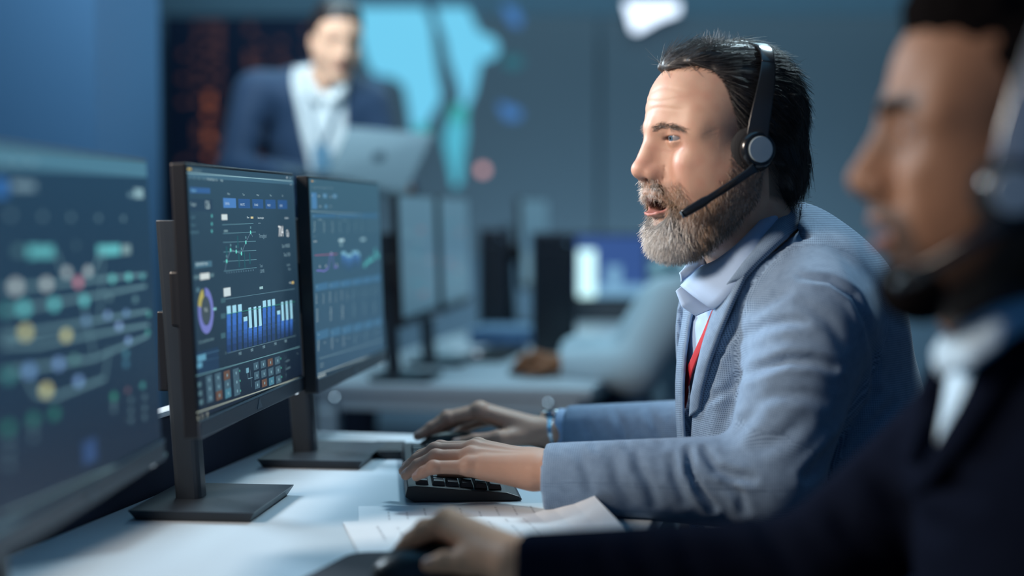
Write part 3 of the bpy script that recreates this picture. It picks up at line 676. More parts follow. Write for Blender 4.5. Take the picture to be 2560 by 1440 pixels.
# strands: thin tapered three sided hairs, grown along a direction field
def strands(roots, dirs, lens, rad, name, parent, m, cols, seg=5, curl=.15, grav=(0, 0, 0), lift=None, tipr=.35):
    n = len(roots); pts = np.zeros((n, seg + 1, 3)); d = dirs / (np.linalg.norm(dirs, axis=1)[:, None] + 1e-9)
    pts[:, 0] = roots; ph = rng.uniform(0, 6.28, (n, 3)); fr_ = rng.uniform(.6, 1.6, (n, 3)); step = (lens / seg)[:, None]
    for i in range(seg):
        w = np.sin(ph + fr_ * i * 1.1) * curl
        d = d + w * .5 + np.asarray(grav) * (i + 1) / seg
        if lift is not None: d = d + lift * (1 - i / seg) * .5
        d /= np.linalg.norm(d, axis=1)[:, None]; pts[:, i + 1] = pts[:, i] + d * step
    t = pts[:, 1] - pts[:, 0]; t /= np.linalg.norm(t, axis=1)[:, None] + 1e-9
    h = np.where(np.abs(t[:, 2:3]) < .9, [[0, 0, 1.]], [[1., 0, 0]]); a = np.cross(t, h); a /= np.linalg.norm(a, axis=1)[:, None]; b = np.cross(t, a)
    rr = np.asarray(rad) * np.ones(n); V = np.zeros((n, seg + 1, 3, 3))
    for i in range(seg + 1):
        k = (1 - (i / seg) * (1 - tipr))
        for j in range(3):
            w = 2 * math.pi * j / 3; V[:, i, j] = pts[:, i] + (rr * k)[:, None] * (a * math.cos(w) + b * math.sin(w))
    base = (np.arange(n) * (seg + 1) * 3)[:, None, None, None]
    i_, j_ = np.meshgrid(np.arange(seg), np.arange(3), indexing='ij'); j2 = (j_ + 1) % 3
    q = np.stack([i_ * 3 + j_, i_ * 3 + j2, (i_ + 1) * 3 + j2, (i_ + 1) * 3 + j_], -1)[None]
    F = (base + q).reshape(-1, 4); C = np.repeat(cols, (seg + 1) * 3, axis=0)
    return V.reshape(-1, 3), F, C
def sample(V, F, N, weight, n):
    c = V[F].mean(1); ar = np.linalg.norm(np.cross(V[F[:, 2]] - V[F[:, 0]], V[F[:, 3]] - V[F[:, 1]]), axis=1) * weight
    k = rng.choice(len(F), n, p=ar / ar.sum()); w = rng.dirichlet((1, 1, 1, 1), n)
    return (V[F[k]] * w[:, :, None]).sum(1), (N[F[k]]).mean(1)

# ---------------------------------------------------------------- hands: joints in world coordinates
def hand(j, scale=1.0, h=.0016, flat=None):
    # j: forearm, wrist, fingers (4 lists of MCP PIP DIP TIP), thumb (CMC MCP IP TIP)
    R = np.array([.0108, .0092, .0080, .0066]) * scale
    fs = [np.array(f) for f in j['fingers']]; th = np.array(j['thumb']); w = np.array(j['wrist']); fa = np.array(j['forearm'])
    wr = j.get('wrist_r', .0215) * scale; side = fs[3][0] - fs[0][0]; side = side / np.linalg.norm(side)
    dors = np.cross(side, w - (fs[1][0] + fs[2][0]) / 2); dors /= np.linalg.norm(dors); dors *= np.sign(dors[2])
    def fn(p):
        d = None
        wa, wb = w - side * .010 * scale, w + side * .010 * scale; f1, f2 = fa - side * .010 * scale, fa + side * .010 * scale
        d = smin(con(p, f1, wa, wr * 1.02, wr * .92), con(p, f2, wb, wr * 1.0, wr * .88), .012)
        for i, f in enumerate(fs):
            a = w + side * (-.014 + .0093 * i) * scale
            d = smin(d, con(p, a, f[0], .0165 * scale, (.0125, .0125, .0118, .0110)[i] * scale), .014)
        d = smin(d, con(p, w * .7 + th[0] * .3, th[1], .018 * scale, .0125 * scale), .014)
        d = smin(d, con(p, w + side * .016 * scale, fs[3][0] * .75 + w * .25, .0175 * scale, .0130 * scale), .012)
        for i, f in enumerate(fs):
            k = (1, 1.04, .98, .86)[i]
            e = chain(p, f, R * k, .0035); e = smin(e, ell(p, f[1], (R[1] * k * 1.06,) * 3), .004)
            d = smin(d, e, .005)
        e = chain(p, th[1:], np.array([.0125, .0105, .0080]) * scale, .004); d = smin(d, e, .007)
        # tendons
        for i, f in enumerate(fs[:4]):
            m0 = w + side * (-.010 + .0066 * i) * scale + dors * .0165 * scale; m1 = f[0] + dors * (.0098, .0100, .0094, .0086)[i] * scale
            d = smin(d, con(p, m0, m1, .0016 * scale, .0030 * scale), .006); d = smin(d, ell(p, f[0] + dors * .002, (.0120 * scale * (1, 1.03, .97, .9)[i],) * 3), .006)
        return d
    al = np.vstack(fs + [th, [w, fa]]); V, F = surface_nets(fn, al.min(0) - .032, al.max(0) + .032, h)
    V = relax(V, F, 2, .5); N = normals(V, F)
    # nails: a small plate on the back of every finger end
    nail = np.zeros(len(V)); pw = (w + fs[1][0] + fs[2][0]) / 3
    for f in fs + [th]:
        t = f[3] - f[2]; t /= np.linalg.norm(t); t0 = f[2] - f[1]; t0 /= np.linalg.norm(t0)
        back = np.array([0, 0, 1.]) - t * t[2] if f is not th else np.array([0, -.6, .8]) - t * (t @ np.array([0, -.6, .8]))
        back /= np.linalg.norm(back); c = f[3] + back * R[3] * .8 - t * .002; sd = np.cross(t, back)
        q = V - c; m = ((q @ t / .0062) ** 2 + (q @ sd / .0050) ** 2 + (q @ back / .0065) ** 2 < 1) & ((N @ back) > .25)
        nail = np.maximum(nail, m); V[m] += N[m] * .00035
    # cut the forearm end flat is hidden in the cuff
    return V, F, nail
# ---------------------------------------------------------------- materials for people
M_skin = mat('skin', (.5, .3, .22), .48, noise=.10, nscale=55, bump=.22, bscale=900, sss=.12, attr='tint', spec=.3)
M_nail = mat('nail', (.50, .33, .27), .3)
M_hair = mat('hair_strand', (.02, .015, .012), .42, attr='tint', spec=.5)
M_lens = mat('iris_blue', (.07, .12, .17), .15)
def weave_mat(name, base, line, pitch, rough=.85):
    m = mat(name, base, rough, sheen=.15, spec=.2); nt = m.node_tree; N = nt.nodes.new; L = nt.links.new; b = nt.nodes['Principled BSDF']
    a = N('ShaderNodeAttribute'); a.attribute_name = 'weave'; sp = N('ShaderNodeSeparateXYZ'); L(a.outputs['Vector'], sp.inputs[0])
    def M(op, x, y=None):
        n = N('ShaderNodeMath'); n.operation = op
        for i, q in enumerate((x, y)):
            if q is None: continue
            if isinstance(q, (int, float)): n.inputs[i].default_value = q
            else: L(q, n.inputs[i])
        return n.outputs[0]
    ls = []
    for o in sp.outputs[:2]:
        s = M('SINE', M('MULTIPLY', o, 2 * math.pi / pitch)); ls.append(M('MULTIPLY', M('GREATER_THAN', s, .35), 1.0))
    k = M('MAXIMUM', ls[0], ls[1])
    tc = N('ShaderNodeTexCoord'); nz = N('ShaderNodeTexNoise'); nz.inputs['Scale'].default_value = 90; L(tc.outputs['Object'], nz.inputs['Vector'])
    k2 = M('MULTIPLY', k, M('ADD', M('MULTIPLY', nz.outputs['Fac'], .9), .45))
    mx = N('ShaderNodeMix'); mx.data_type = 'RGBA'; L(k2, mx.inputs[0]); mx.inputs[6].default_value = (*base, 1); mx.inputs[7].default_value = (*line, 1)
    L(mx.outputs[2], b.inputs['Base Color'])
    bp = N('ShaderNodeBump'); bp.inputs['Strength'].default_value = .35; bp.inputs['Distance'].default_value = .0005; L(k, bp.inputs['Height']); L(bp.outputs[0], b.inputs['Normal'])
    return m
M_tweed = weave_mat('checked_cloth', (.085, .135, .215), (.24, .345, .48), .0028)
M_shirt = mat('pale_blue_shirt', (.33, .46, .66), .8, sheen=.1, noise=.03, nscale=80)
M_trou = mat('dark_trousers', (.012, .016, .028), .9, spec=.05)
M_red = mat('red_ribbon', (.42, .014, .022), .7)
M_shoe = mat('black_shoe', (.01, .01, .012), .35)

def fold(V, N, lines):      # creases pressed into cloth: (polyline, width in px, depth in m)
    q = proj(V); view = V - CAM; view /= np.linalg.norm(view, axis=1)[:, None]
    face = np.clip(-(N * view).sum(1) * 2.2, 0, 1); disp = np.zeros(len(V))
    for pts, w, dep in lines:
        pts = np.array(pts, float); best = np.full(len(V), 1e9); side = np.zeros(len(V)); tt = np.zeros(len(V)); n = len(pts) - 1
        for i in range(n):
            a, b = pts[i], pts[i + 1]; ab = b - a; L2 = ab @ ab; t = np.clip(((q - a) @ ab) / L2, 0, 1)
            c = a + t[:, None] * ab; d = np.hypot(*(q - c).T); m = d < best
            best[m] = d[m]; sg = (ab[0] * (q[:, 1] - a[1]) - ab[1] * (q[:, 0] - a[0])); side[m] = np.sign(sg[m]); tt[m] = (i + t[m]) / n
        fade = np.sin(np.pi * np.clip(tt * .86 + .07, 0, 1)) ** .6
        s = best / w
        disp += fade * dep * (-np.exp(-s * s) + .55 * np.exp(-((s - 1.9) / 1.1) ** 2) * (side > 0) + .3 * np.exp(-((s - 1.9) / 1.1) ** 2) * (side < 0))
    return V + N * (disp * face)[:, None]
def arm_field(p, S_, E_, W_, rs, k=.02):
    return smin(con(p, S_, E_, rs[0], rs[1]), con(p, E_, W_, rs[1] * .96, rs[2]), k)
def weave_of(V, arms, base):
    # cloth coordinates: round and along the limb, or across and up the torso
    q = V - base[0]; o = np.stack([np.arctan2(q @ base[1], q @ tf) * .17, q @ base[2], 0 * V[:, 0]], 1); best = np.full(len(V), .0)
    for (a, b, r) in arms:
        a, b = np.array(a), np.array(b); d = b - a; L = np.linalg.norm(d); d /= L; t = np.clip((V - a) @ d, 0, L); q = V - a - t[:, None] * d
        s = np.linalg.norm(q, axis=1) - r; m = s < .028
        h = np.array([0, 0, 1.]); e1 = np.cross(d, h); e1 /= np.linalg.norm(e1); e2 = np.cross(e1, d)
        ang = np.arctan2(q @ e2, q @ e1); o[m] = np.stack([(V - a) @ d, ang * r, 0 * t], 1)[m]
    return o

# ---------------------------------------------------------------- the bearded man
MAN = empty('person', (.42, 2.17, .0), (0, 0, 0), 'bearded man in a grey blue checked jacket and headset typing at the white desk', 'person', None)
HY = math.radians(21); HF = frame((.2655, 2.052, 1.176), HY, math.radians(0), 0)
nk0, nk1 = P(1862, 570, 2.085), P(1915, 720, 2.125)
hopt = dict(neck=(to_l(HF, nk0), to_l(HF, nk1)), neck_r=(.053, .058, .070), open=1.45, jaw=1.02, lid=.52)
head = head_field(hopt)
V, F = surface_nets(head, (-.135, -.095, -.215), (.135, .10, .15), .00175)
V = relax(V, F, 1, .4); N = normals(V, F); L_ = V.copy()
x, y, z = L_.T; ay = np.abs(y)
bump = np.zeros(len(V))
for zc, a, w, wob in ((.062, .0005, .0022, .006), (.073, .0006, .0026, -.004), (.086, .0004, .0026, .008)):      # brow lines
    m = (x > .04) & (ay < .055); bump -= m * a * np.exp(-((z - zc - wob * np.sin(y * 90) * .35) / w) ** 2) * np.clip((.058 - ay) / .02, 0, 1)
for k in range(4):                                                                                      # lines at the corner of the eye
    ang = (-.55 + .35 * k); ex, ez = .066, .026; dx, dz = ex - x, z - ez
    dd = np.abs(dz - np.tan(ang) * dx * .7); bump -= (dx > .000) * (dx < .024) * (ay > .03) * .0003 * np.exp(-(dd / .0011) ** 2) * np.clip((dx - .003) / .006, 0, 1)
dd = np.hypot((x - .083) / 1.0, (z - .010)); bump -= np.clip((ay - .016) / .010, 0, 1) * np.clip((.052 - ay) / .010, 0, 1) * .0007 * np.exp(-((np.sqrt(((ay - .031) / .020) ** 2 + ((z - .024) / .0135) ** 2) - 1.15) / .07) ** 2) * (z < .018) * (x > .06)   # lower lid pouch
V = V + N * bump[:, None]
zbe = np.interp(x, [-.03, .010, .021, .027, .033, .0445, .057, .0675, .074, .082, .098, .12], [.05, .044, .020, -.010, -.023, -.038, -.051, -.056, -.047, -.0315, -.026, -.026])
zlo = np.interp(x, [-.02, .0, .03, .06, .1], [-.055, -.085, -.118, -.14, -.15])
lipd = ((x - .092) / .030) ** 2 + (y / .029) ** 2 + ((z + .0600) / .0125) ** 2
edge_n = .003 * np.sin(x * 300 + z * 170) + .002 * np.sin(y * 420)
beardw = np.clip((zbe - z + edge_n) / .010 + .3, 0, 1) * np.clip((z - zlo) / .012, 0, 1) * (x > -.025) * (lipd > 1.15)
zh = np.interp(x, [-.12, -.085, -.045, -.03, -.006, .016, .024, .030, .040, .058, .079, .089, .1], [-.052, -.055, -.048, .02, .03, .044, .070, .094, .112, .119, .113, .102, .10])
hairw = np.clip((z - zh) / .008 + .5, 0, 1)
col = np.array([.52, .315, .225]) * np.ones((len(V), 3))
def mixc(c, w): 
    global col
    col = col * (1 - w[:, None]) + np.array(c) * w[:, None]
mixc((.56, .25, .19), .75 * np.exp(-(((x - .108) / .02) ** 2 + (ay / .018) ** 2 + ((z + .014) / .016) ** 2)))
mixc((.54, .26, .20), .5 * np.exp(-(((ay - .045) / .022) ** 2 + ((z + .012) / .022) ** 2)) * (x > .02))
mixc((.46, .24, .18), .5 * np.exp(-((np.sqrt(((ay - .031) / .022) ** 2 + ((z - .024) / .015) ** 2) - 1.0) / .3) ** 2) * (x > .055))
mixc((.46, .19, .165), .9 * np.clip((1.0 - lipd) * 4, 0, 1))
inm = ((x - .088) / .032) ** 2 + (y / .026) ** 2 + ((z + .0575) / .0082) ** 2
mixc((.018, .006, .006), np.clip((1.12 - inm) * 5, 0, 1))
sl_ = ell((x, ay, z), (EYE[0] + .016, EYE[1] + .002, EYE[2] - .0014), (.020, .0135, .0052 * .52)); mixc((.13, .065, .05), .85 * np.exp(-((sl_ - .0002) / .0011) ** 2) * (x > .066) * (x < .1) * (z > EYE[2] - .003))
mot = sum(np.sin(L_ @ q + p_) for q, p_ in zip(np.random.default_rng(5).normal(0, 170, (9, 3)), range(9))) / 3
col = col * (1 + np.array([.025, .075, .075]) * mot[:, None]); mixc((.56, .25, .19), np.clip(mot - .6, 0, 1) * .25)
mixc((.20, .13, .10), .55 * beardw); mixc((.10, .075, .06), .85 * hairw)
bx = [to_w(HF, V)]; bf = [F]; bc = [col]; bm_ = [np.zeros(len(F), int)]; nv = len(V)
HV, HFc, HN = to_w(HF, V), F, normals(to_w(HF, V), F)

# hands
LH = dict(forearm=P(1420, 1182, 1.962), wrist=P(1335, 1172, 1.985), wrist_r=.0225,
  fingers=[[P(1194, 1122, 2.040), P(1100, 1120, 2.047), P(1052, 1140, 2.050), P(1017, 1166, 2.052)],
           [P(1184, 1128, 2.018), P(1088, 1126, 2.022), P(1042, 1150, 2.022), P(1010, 1178, 2.022)],
           [P(1176, 1144, 1.996), P(1090, 1142, 1.998), P(1045, 1163, 1.998), P(1014, 1188, 1.997)],
           [P(1172, 1168, 1.977), P(1084, 1168, 1.973), P(1058, 1180, 1.972), P(1040, 1192, 1.971)]],
  thumb=[P(1290, 1172, 2.03), P(1205, 1172, 2.062), P(1150, 1174, 2.074), P(1105, 1180, 2.078)])
RH_ = dict(forearm=P(1450, 1080, 2.450), wrist=P(1370, 1084, 2.450), wrist_r=.0225,
  fingers=[[P(1196, 1030, 2.415), P(1120, 1047, 2.410), P(1082, 1070, 2.410), P(1052, 1089, 2.410)],
           [P(1198, 1026, 2.437), P(1118, 1042, 2.437), P(1078, 1068, 2.435), P(1044, 1091, 2.434)],
           [P(1210, 1033, 2.460), P(1136, 1052, 2.463), P(1100, 1078, 2.465), P(1072, 1098, 2.466)],
           [P(1232, 1046, 2.482), P(1168, 1066, 2.488), P(1138, 1088, 2.490), P(1118, 1102, 2.490)]],
  thumb=[P(1325, 1090, 2.420), P(1245, 1098, 2.395), P(1186, 1102, 2.390), P(1140, 1108, 2.390)])
for J in (LH, RH_):
    v, f, nl = hand(J); c = np.array([.47, .27, .19]) * np.ones((len(v), 3)); c[nl > 0] = (.56, .37, .31)
    kn = np.zeros(len(v))
    for fg in J['fingers']:
        for q in (fg[0], fg[1], fg[2]): kn = np.maximum(kn, np.exp(-(np.linalg.norm(v - q, axis=1) / .012) ** 4))
    c = c * (1 - .25 * kn[:, None]) + np.array([.50, .25, .18]) * .25 * kn[:, None]
    bx.append(v); bf.append(f + nv); bc.append(c); bm_.append(np.zeros(len(f), int)); nv += len(v)

# the trunk under the clothes, jacket and sleeves
TY = math.radians(9); tf = np.array([-math.cos(TY), -math.sin(TY), 0]); tl = np.array([math.sin(TY), -math.cos(TY), 0])
up_ = np.array([-.13, -.05, 1]); up_ /= np.linalg.norm(up_); tfo = tf - up_ * (tf @ up_); tfo /= np.linalg.norm(tfo); TR = np.stack([tfo, tl, up_], 1)
TC = np.array([.372, 2.13, .92])
S_L, E_L, W_L = P(2040, 800, 1.955), P(1925, 1204, 1.905), P(1365, 1194, 1.958)
S_R = np.array([.310, 2.290, .980]); E_R, W_R = P(1800, 1085, 2.39), P(1418, 1076, 2.45)
def torso(p, o=0.0):
    d = ell(p, TC, (.140 + o, .172 + o, .17 + o), TR)
    d = smin(d, ell(p, (.405, 2.15, .765), (.158 + o, .180 + o, .19 + o), TR), .05)
    d = smin(d, ell(p, (.392, 2.125, .985), (.088 + o, .150 + o, .088 + o), TR), .05)
    d = smin(d, con(p, S_L * .86 + S_R * .14, S_R * .86 + S_L * .14, .066 + o, .060 + o), .05)
    d = smin(d, con(p, (.372, 2.115, 1.052), (.385, 2.03, 1.012), .050 + o, .055 + o), .04)
    d = smin(d, con(p, (.352, 2.135, 1.050), (.330, 2.22, 1.01), .050 + o, .055 + o), .04)
    d = smin(d, con(p, (.43, 2.16, .62), (.43, 2.16, .56), .165 + o, .165 + o), .06)
    return d
SL = (.072, .060, .0425); SR = (.062, .056, .0385)
def jacket_full(p):
    d = smin(torso(p, .012), arm_field(p, S_L, E_L, W_L, SL), .022)
    return smin(d, arm_field(p, S_R, E_R, W_R, SR), .022)
def under(p):
    d = torso(p, -.014)
    d = smin(d, arm_field(p, S_L, E_L, LH['forearm'], (.055, .045, .024)), .02)
    d = smin(d, arm_field(p, S_R, E_R, RH_['forearm'], (.050, .042, .024)), .02)
    return smin(d, con(p, nk0, nk1, .05, .06), .03)
lo, hi = np.array([-.02, 1.80, .50]), np.array([.66, 2.60, 1.13])
v, f = surface_nets(under, lo, hi, .011)
bx.append(v); bf.append(f + nv); bc.append(np.array([.5, .3, .22]) * np.ones((len(v), 3))); bm_.append(np.zeros(len(f), int))
mesh_obj('body', np.vstack(bx), np.vstack(bf), M_skin, MAN, np.concatenate(bm_), np.vstack(bc))
for s in (1, -1): eyeball(MAN, HF, s, (1, .12 * 1, -.10), M_lens)

# jacket opening: lateral position of both front edges against height
near_edge = [(1962, 520), (1905, 600), (1850, 672), (1810, 745), (1780, 820), (1756, 900), (1738, 980), (1726, 1050), (1722, 1110)]
jtor = lambda p: torso(p, .012)
pts = [march(jtor, *p) for p in near_edge[3:]]
zs = np.array([q[2] for q in pts]); ss = np.array([(q - TC) @ tl for q in pts])
o_ = np.argsort(zs); ZS, SS = zs[o_], ss[o_]
def s_near(z): return np.interp(z, np.append(ZS, 1.06), np.append(SS, SS[-1] + .035))
def s_far(z): return np.interp(z, [.66, .74, .80, .90, .98, 1.06], [-.035, -.045, -.055, -.075, -.085, -.10])
def jacket(p):
    d = jacket_full(p)
    x, y, z = p; s = (x - f32(TC[0])) * f32(tl[0]) + (y - f32(TC[1])) * f32(tl[1]); fw = (x - f32(TC[0])) * f32(tf[0]) + (y - f32(TC[1])) * f32(tf[1])
    zz = np.broadcast_to(z, np.broadcast(x, y, z).shape)
    cut = np.maximum(np.maximum(s_far(zz).astype(f32) - s, s - s_near(zz).astype(f32)), f32(.02) - fw)
    d = smax(d, -cut, .004)
    d = np.maximum(d, -con(p, nk0 - (nk1 - nk0) * .6, nk0 * .35 + nk1 * .65, .074, .072))         # room for the collar
    for E_, W_, r in ((E_L, W_L, SL[2]), (E_R, W_R, SR[2])):
        ax = (W_ - E_) / np.linalg.norm(W_ - E_); al = (x - f32(W_[0])) * f32(ax[0]) + (y - f32(W_[1])) * f32(ax[1]) + (z - f32(W_[2])) * f32(ax[2])
        near = con(p, W_ - ax * .06, W_ + ax * .05, r + .03, r + .03)
        d = np.maximum(d, np.where(near < 0, al, f32(-1)))
        d = np.maximum(d, -con(p, W_ - ax * .045, W_ + ax * .03, r - .0085, r - .0085))
    return np.maximum(d, f32(.56) - z)
V, F = surface_nets(jacket, lo, hi, .0042)
V = relax(V, F, 1, .4)
N = normals(V, F)
FOLDS = [
  ([(1846, 944), (1905, 918), (1970, 899), (2030, 900), (2085, 918)], 13, .0075),
  ([(1858, 845), (1910, 815), (1965, 803), (2010, 806)], 13, .0050), ([(1885, 780), (1930, 745), (1965, 728)], 12, .0042),
  ([(1880, 1010), (1940, 985), (2010, 985), (2060, 1000)], 16, .0035), ([(2010, 760), (2070, 800), (2110, 860)], 16, .0030),
  ([(1722, 1128), (1726, 1180), (1752, 1228), (1785, 1268)], 10, .0090), ([(1765, 1128), (1790, 1172), (1835, 1190), (1880, 1196)], 12, .0075),
  ([(1815, 1205), (1850, 1235), (1862, 1275)], 12, .0055), ([(1680, 1150), (1690, 1200), (1715, 1250)], 12, .0040),
  ([(1590, 1125), (1600, 1170), (1625, 1215), (1640, 1255)], 13, .0042), ([(1530, 1140), (1545, 1200), (1575, 1250)], 14, .0028), ([(1450, 1130), (1470, 1190), (1480, 1240)], 14, .0022),
  ([(1830, 1100), (1855, 1060), (1890, 1030)], 15, .0040), ([(1900, 1120), (1960, 1090), (2010, 1050)], 20, .0035),
  ([(2000, 692), (2075, 700), (2135, 738), (2170, 810), (2188, 900), (2180, 985)], 9, .0048),          # armhole seam
  ([(1842, 760), (1836, 840), (1838, 930), (1826, 1010), (1806, 1085)], 16, .0050),                      # between sleeve and chest
  ([(2000, 580), (1965, 612), (1930, 650), (1884, 698), (1866, 722), (1858, 756), (1834, 815), (1802, 890), (1776, 960), (1757, 1025)], 6, .0065),   # shade line beside the lapel
  ([(2190, 990), (2140, 1060), (2080, 1130), (2020, 1190)], 15, .0080), ([(2230, 1010), (2170, 1070), (2110, 1150)], 14, .005), ([(2270, 1050), (2210, 1110), (2150, 1190)], 16, .005),
  ([(2060, 600), (2110, 640), (2160, 700)], 16, .0022), ([(1755, 905), (1790, 890), (1830, 872)], 7, .0022), ([(1765, 1000), (1800, 985), (1840, 960)], 10, .003),
  ([(1460, 1060), (1480, 1090), (1490, 1120)], 10, .0030), ([(1540, 1030), (1560, 1080), (1570, 1120)], 11, .0034), ([(1620, 1020), (1640, 1070), (1660, 1110)], 12, .0034)]
V = fold(V, N, FOLDS)
arms = [(S_L, E_L, .066), (E_L, W_L, .050), (S_R, E_R, .058), (E_R, W_R, .046)]
JK = mesh_obj('jacket', V, F, M_tweed, MAN, cloth=weave_of(V, arms, (TC + [.03, 0, 0], tl, np.array([0, 0, 1.]))))

# shirt: the trunk under the jacket plus both cuffs
def shirt(p):
    d = torso(p, -.003)
    return np.maximum(np.maximum(d, f32(.58) - p[2]), -con(p, nk0 - (nk1 - nk0) * .6, nk0 * .45 + nk1 * .55, .066, .066))
V, F = surface_nets(shirt, lo, hi, .006); V = relax(V, F, 2); N = normals(V, F)
V = fold(V, N, [([(1745, 790), (1735, 860), (1722, 940)], 8, .004), ([(1725, 740), (1730, 780), (1745, 800)], 7, .004), ([(1735, 900), (1725, 980), (1716, 1050)], 8, .003), ([(1760, 800), (1750, 850)], 8, .003)])
SH = mesh_obj('shirt', V, F, M_shirt, MAN)
for W_, E_, r, ext in ((W_R, E_R, .0325, .014), (W_L, E_L, .0325, -.004)):
    ax = (W_ - E_) / np.linalg.norm(W_ - E_)
    MB().lathe([(r, -.05), (r + .001, ext - .002), (r, ext), (r - .003, ext), (r - .003, -.05)], W_, ax, 40).build('cuff', M_shirt, SH, smooth=True)

def on(fn, px, py, lift=0.0, Y=None):
    q = P(px, py, Y) if Y else march(fn, px, py)
    return q + grad(fn, q) * lift
# lapel and collar of the jacket
def cloth_strip(name, A, B, thick, parent, m, wv=True, nu=14, nw=6, bulge=.003):
    # A, B: outer and inner edges (3D polylines); a padded band between them
    def res(L, n):
        L = np.array(L); s = np.concatenate([[0], np.cumsum(np.linalg.norm(np.diff(L, axis=0), axis=1))]); t = np.linspace(0, s[-1], n)
        return np.stack([np.interp(t, s, L[:, i]) for i in range(3)], 1)
    def smooth(L):
        for _ in range(3): L[1:-1] = .5 * L[1:-1] + .25 * (L[:-2] + L[2:])
        return L
    n = 40; A, B = smooth(res(A, n)), smooth(res(B, n)); tv = np.gradient((A + B) / 2, axis=0); wv_ = B - A; nr = np.cross(tv, wv_); nr /= np.linalg.norm(nr, axis=1)[:, None] + 1e-9
    mid = ((A + B) / 2 - CAM); flip = np.sign(-(nr * mid).sum(1)); nr *= np.median(flip)
    V = []; W = []
    for k in range(nw + 1):
        t = k / nw; V.append(A + wv_ * t + nr * (bulge * math.sin(math.pi * t))[..., None] if False else A + wv_ * t + nr * (bulge * math.sin(math.pi * t)))
    for k in range(nw + 1):
        t = k / nw; V.append(A + wv_ * t + nr * (bulge * math.sin(math.pi * t)) - nr * thick)
    V = np.array(V); M_ = nw + 1; F = []
    def id(a, i): return a * n + i
    for i in range(n - 1):
        for k in range(nw):
            F.append((id(k, i), id(k, i + 1), id(k + 1, i + 1), id(k + 1, i))); F.append((id(M_ + k, i), id(M_ + k + 1, i), id(M_ + k + 1, i + 1), id(M_ + k, i + 1)))
        F.append((id(0, i), id(M_, i), id(M_, i + 1), id(0, i + 1))); F.append((id(nw, i), id(nw, i + 1), id(M_ + nw, i + 1), id(M_ + nw, i)))
    for k in range(nw):
        F.append((id(k, 0), id(k + 1, 0), id(M_ + k + 1, 0), id(M_ + k, 0))); F.append((id(k, n - 1), id(M_ + k, n - 1), id(M_ + k + 1, n - 1), id(k + 1, n - 1)))
    V = V.reshape(-1, 3); sarr = np.concatenate([[0], np.cumsum(np.linalg.norm(np.diff((A + B) / 2, axis=0), axis=1))])
    cl = np.stack([np.tile(sarr, 2 * M_), np.repeat(np.tile(np.linspace(0, .045, M_), 2), n), np.zeros(2 * M_ * n)], 1)
    o = mesh_obj(name, V, np.array(F), m, parent, cloth=cl)
    bm = bmesh.new(); bm.from_mesh(o.data); bmesh.ops.recalc_face_normals(bm, faces=bm.faces); bm.to_mesh(o.data); bm.free()
    return o
jf = jtor
lap_o = [on(jf, 1874, 700, .011), on(jf, 1852, 752, .013), on(jf, 1828, 810, .014), on(jf, 1796, 884, .013), on(jf, 1770, 955, .009), on(jf, 1752, 1025, .004)]
lap_i = [on(jf, 1812, 742, .009), on(jf, 1792, 790, .009), on(jf, 1768, 862, .009), on(jf, 1750, 930, .008), on(jf, 1737, 990, .007), on(jf, 1729, 1040, .004)]
cloth_strip('lapel', lap_o, lap_i, .005, JK, M_tweed)
col_o = [on(jf, 2035, 566, .008, 2.13), on(jf, 2000, 585, .010, 2.075), on(jf, 1970, 605, .011), on(jf, 1925, 645, .011), on(jf, 1880, 692, .012), on(jf, 1868, 706, .012)]
col_i = [P(1990, 500, 2.14), P(1966, 494, 2.095), P(1928, 548, 2.035), P(1885, 616, 2.005), P(1845, 680, 1.995), P(1812, 738, 1.998)]
cloth_strip('collar', col_o, col_i, .006, JK, M_tweed, bulge=.008)
far_o = [on(torso, 1745, 700, .02, 2.17), P(1707, 790, 2.170), P(1693, 880, 2.165), P(1688, 960, 2.165), P(1690, 1040, 2.165), P(1695, 1110, 2.165)]
far_i = [P(1760, 705, 2.13), P(1722, 785, 2.105), P(1708, 880, 2.10), P(1702, 960, 2.10), P(1702, 1040, 2.10), P(1706, 1110, 2.10)]
cloth_strip('lapel', far_o, far_i, .005, JK, M_tweed)
pk = [on(jf, 1757, 985, .003), on(jf, 1790, 966, .003), on(jf, 1826, 944, .003)]; pk2 = [on(jf, 1759, 1003, .003), on(jf, 1793, 984, .003), on(jf, 1829, 962, .003)]
# shirt collar
ca = [P(1968, 484, 2.125), P(1940, 505, 2.055), P(1895, 556, 2.015), P(1840, 612, 2.002), P(1788, 652, 2.020), P(1752, 664, 2.045)]
cb = [P(1972, 508, 2.125), P(1955, 545, 2.042), P(1905, 625, 1.990), P(1850, 700, 1.982), P(1808, 752, 1.985), P(1784, 776, 1.998)]
cc = [P(1752, 660, 2.045), P(1722, 690, 2.030), P(1702, 714, 2.030)]
cloth_strip('collar', ca + [P(1700, 714, 2.040)], cb + [P(1780, 774, 2.002)], .003, SH, M_shirt, bulge=.006)
fa = [P(1700, 682, 2.085), P(1735, 634, 2.105), P(1760, 640, 2.13)]; fb = [P(1704, 706, 2.085), P(1752, 662, 2.085), P(1775, 660, 2.11)]
cloth_strip('collar', fa, fb, .003, SH, M_shirt, bulge=.002)
cloth_strip('collar_stand', [P(1690, 726, 2.05), P(1705, 765, 2.04), P(1740, 790, 2.04)], [P(1716, 712, 2.055), P(1748, 735, 2.05), P(1790, 770, 2.04)], .003, SH, M_shirt, bulge=.004)

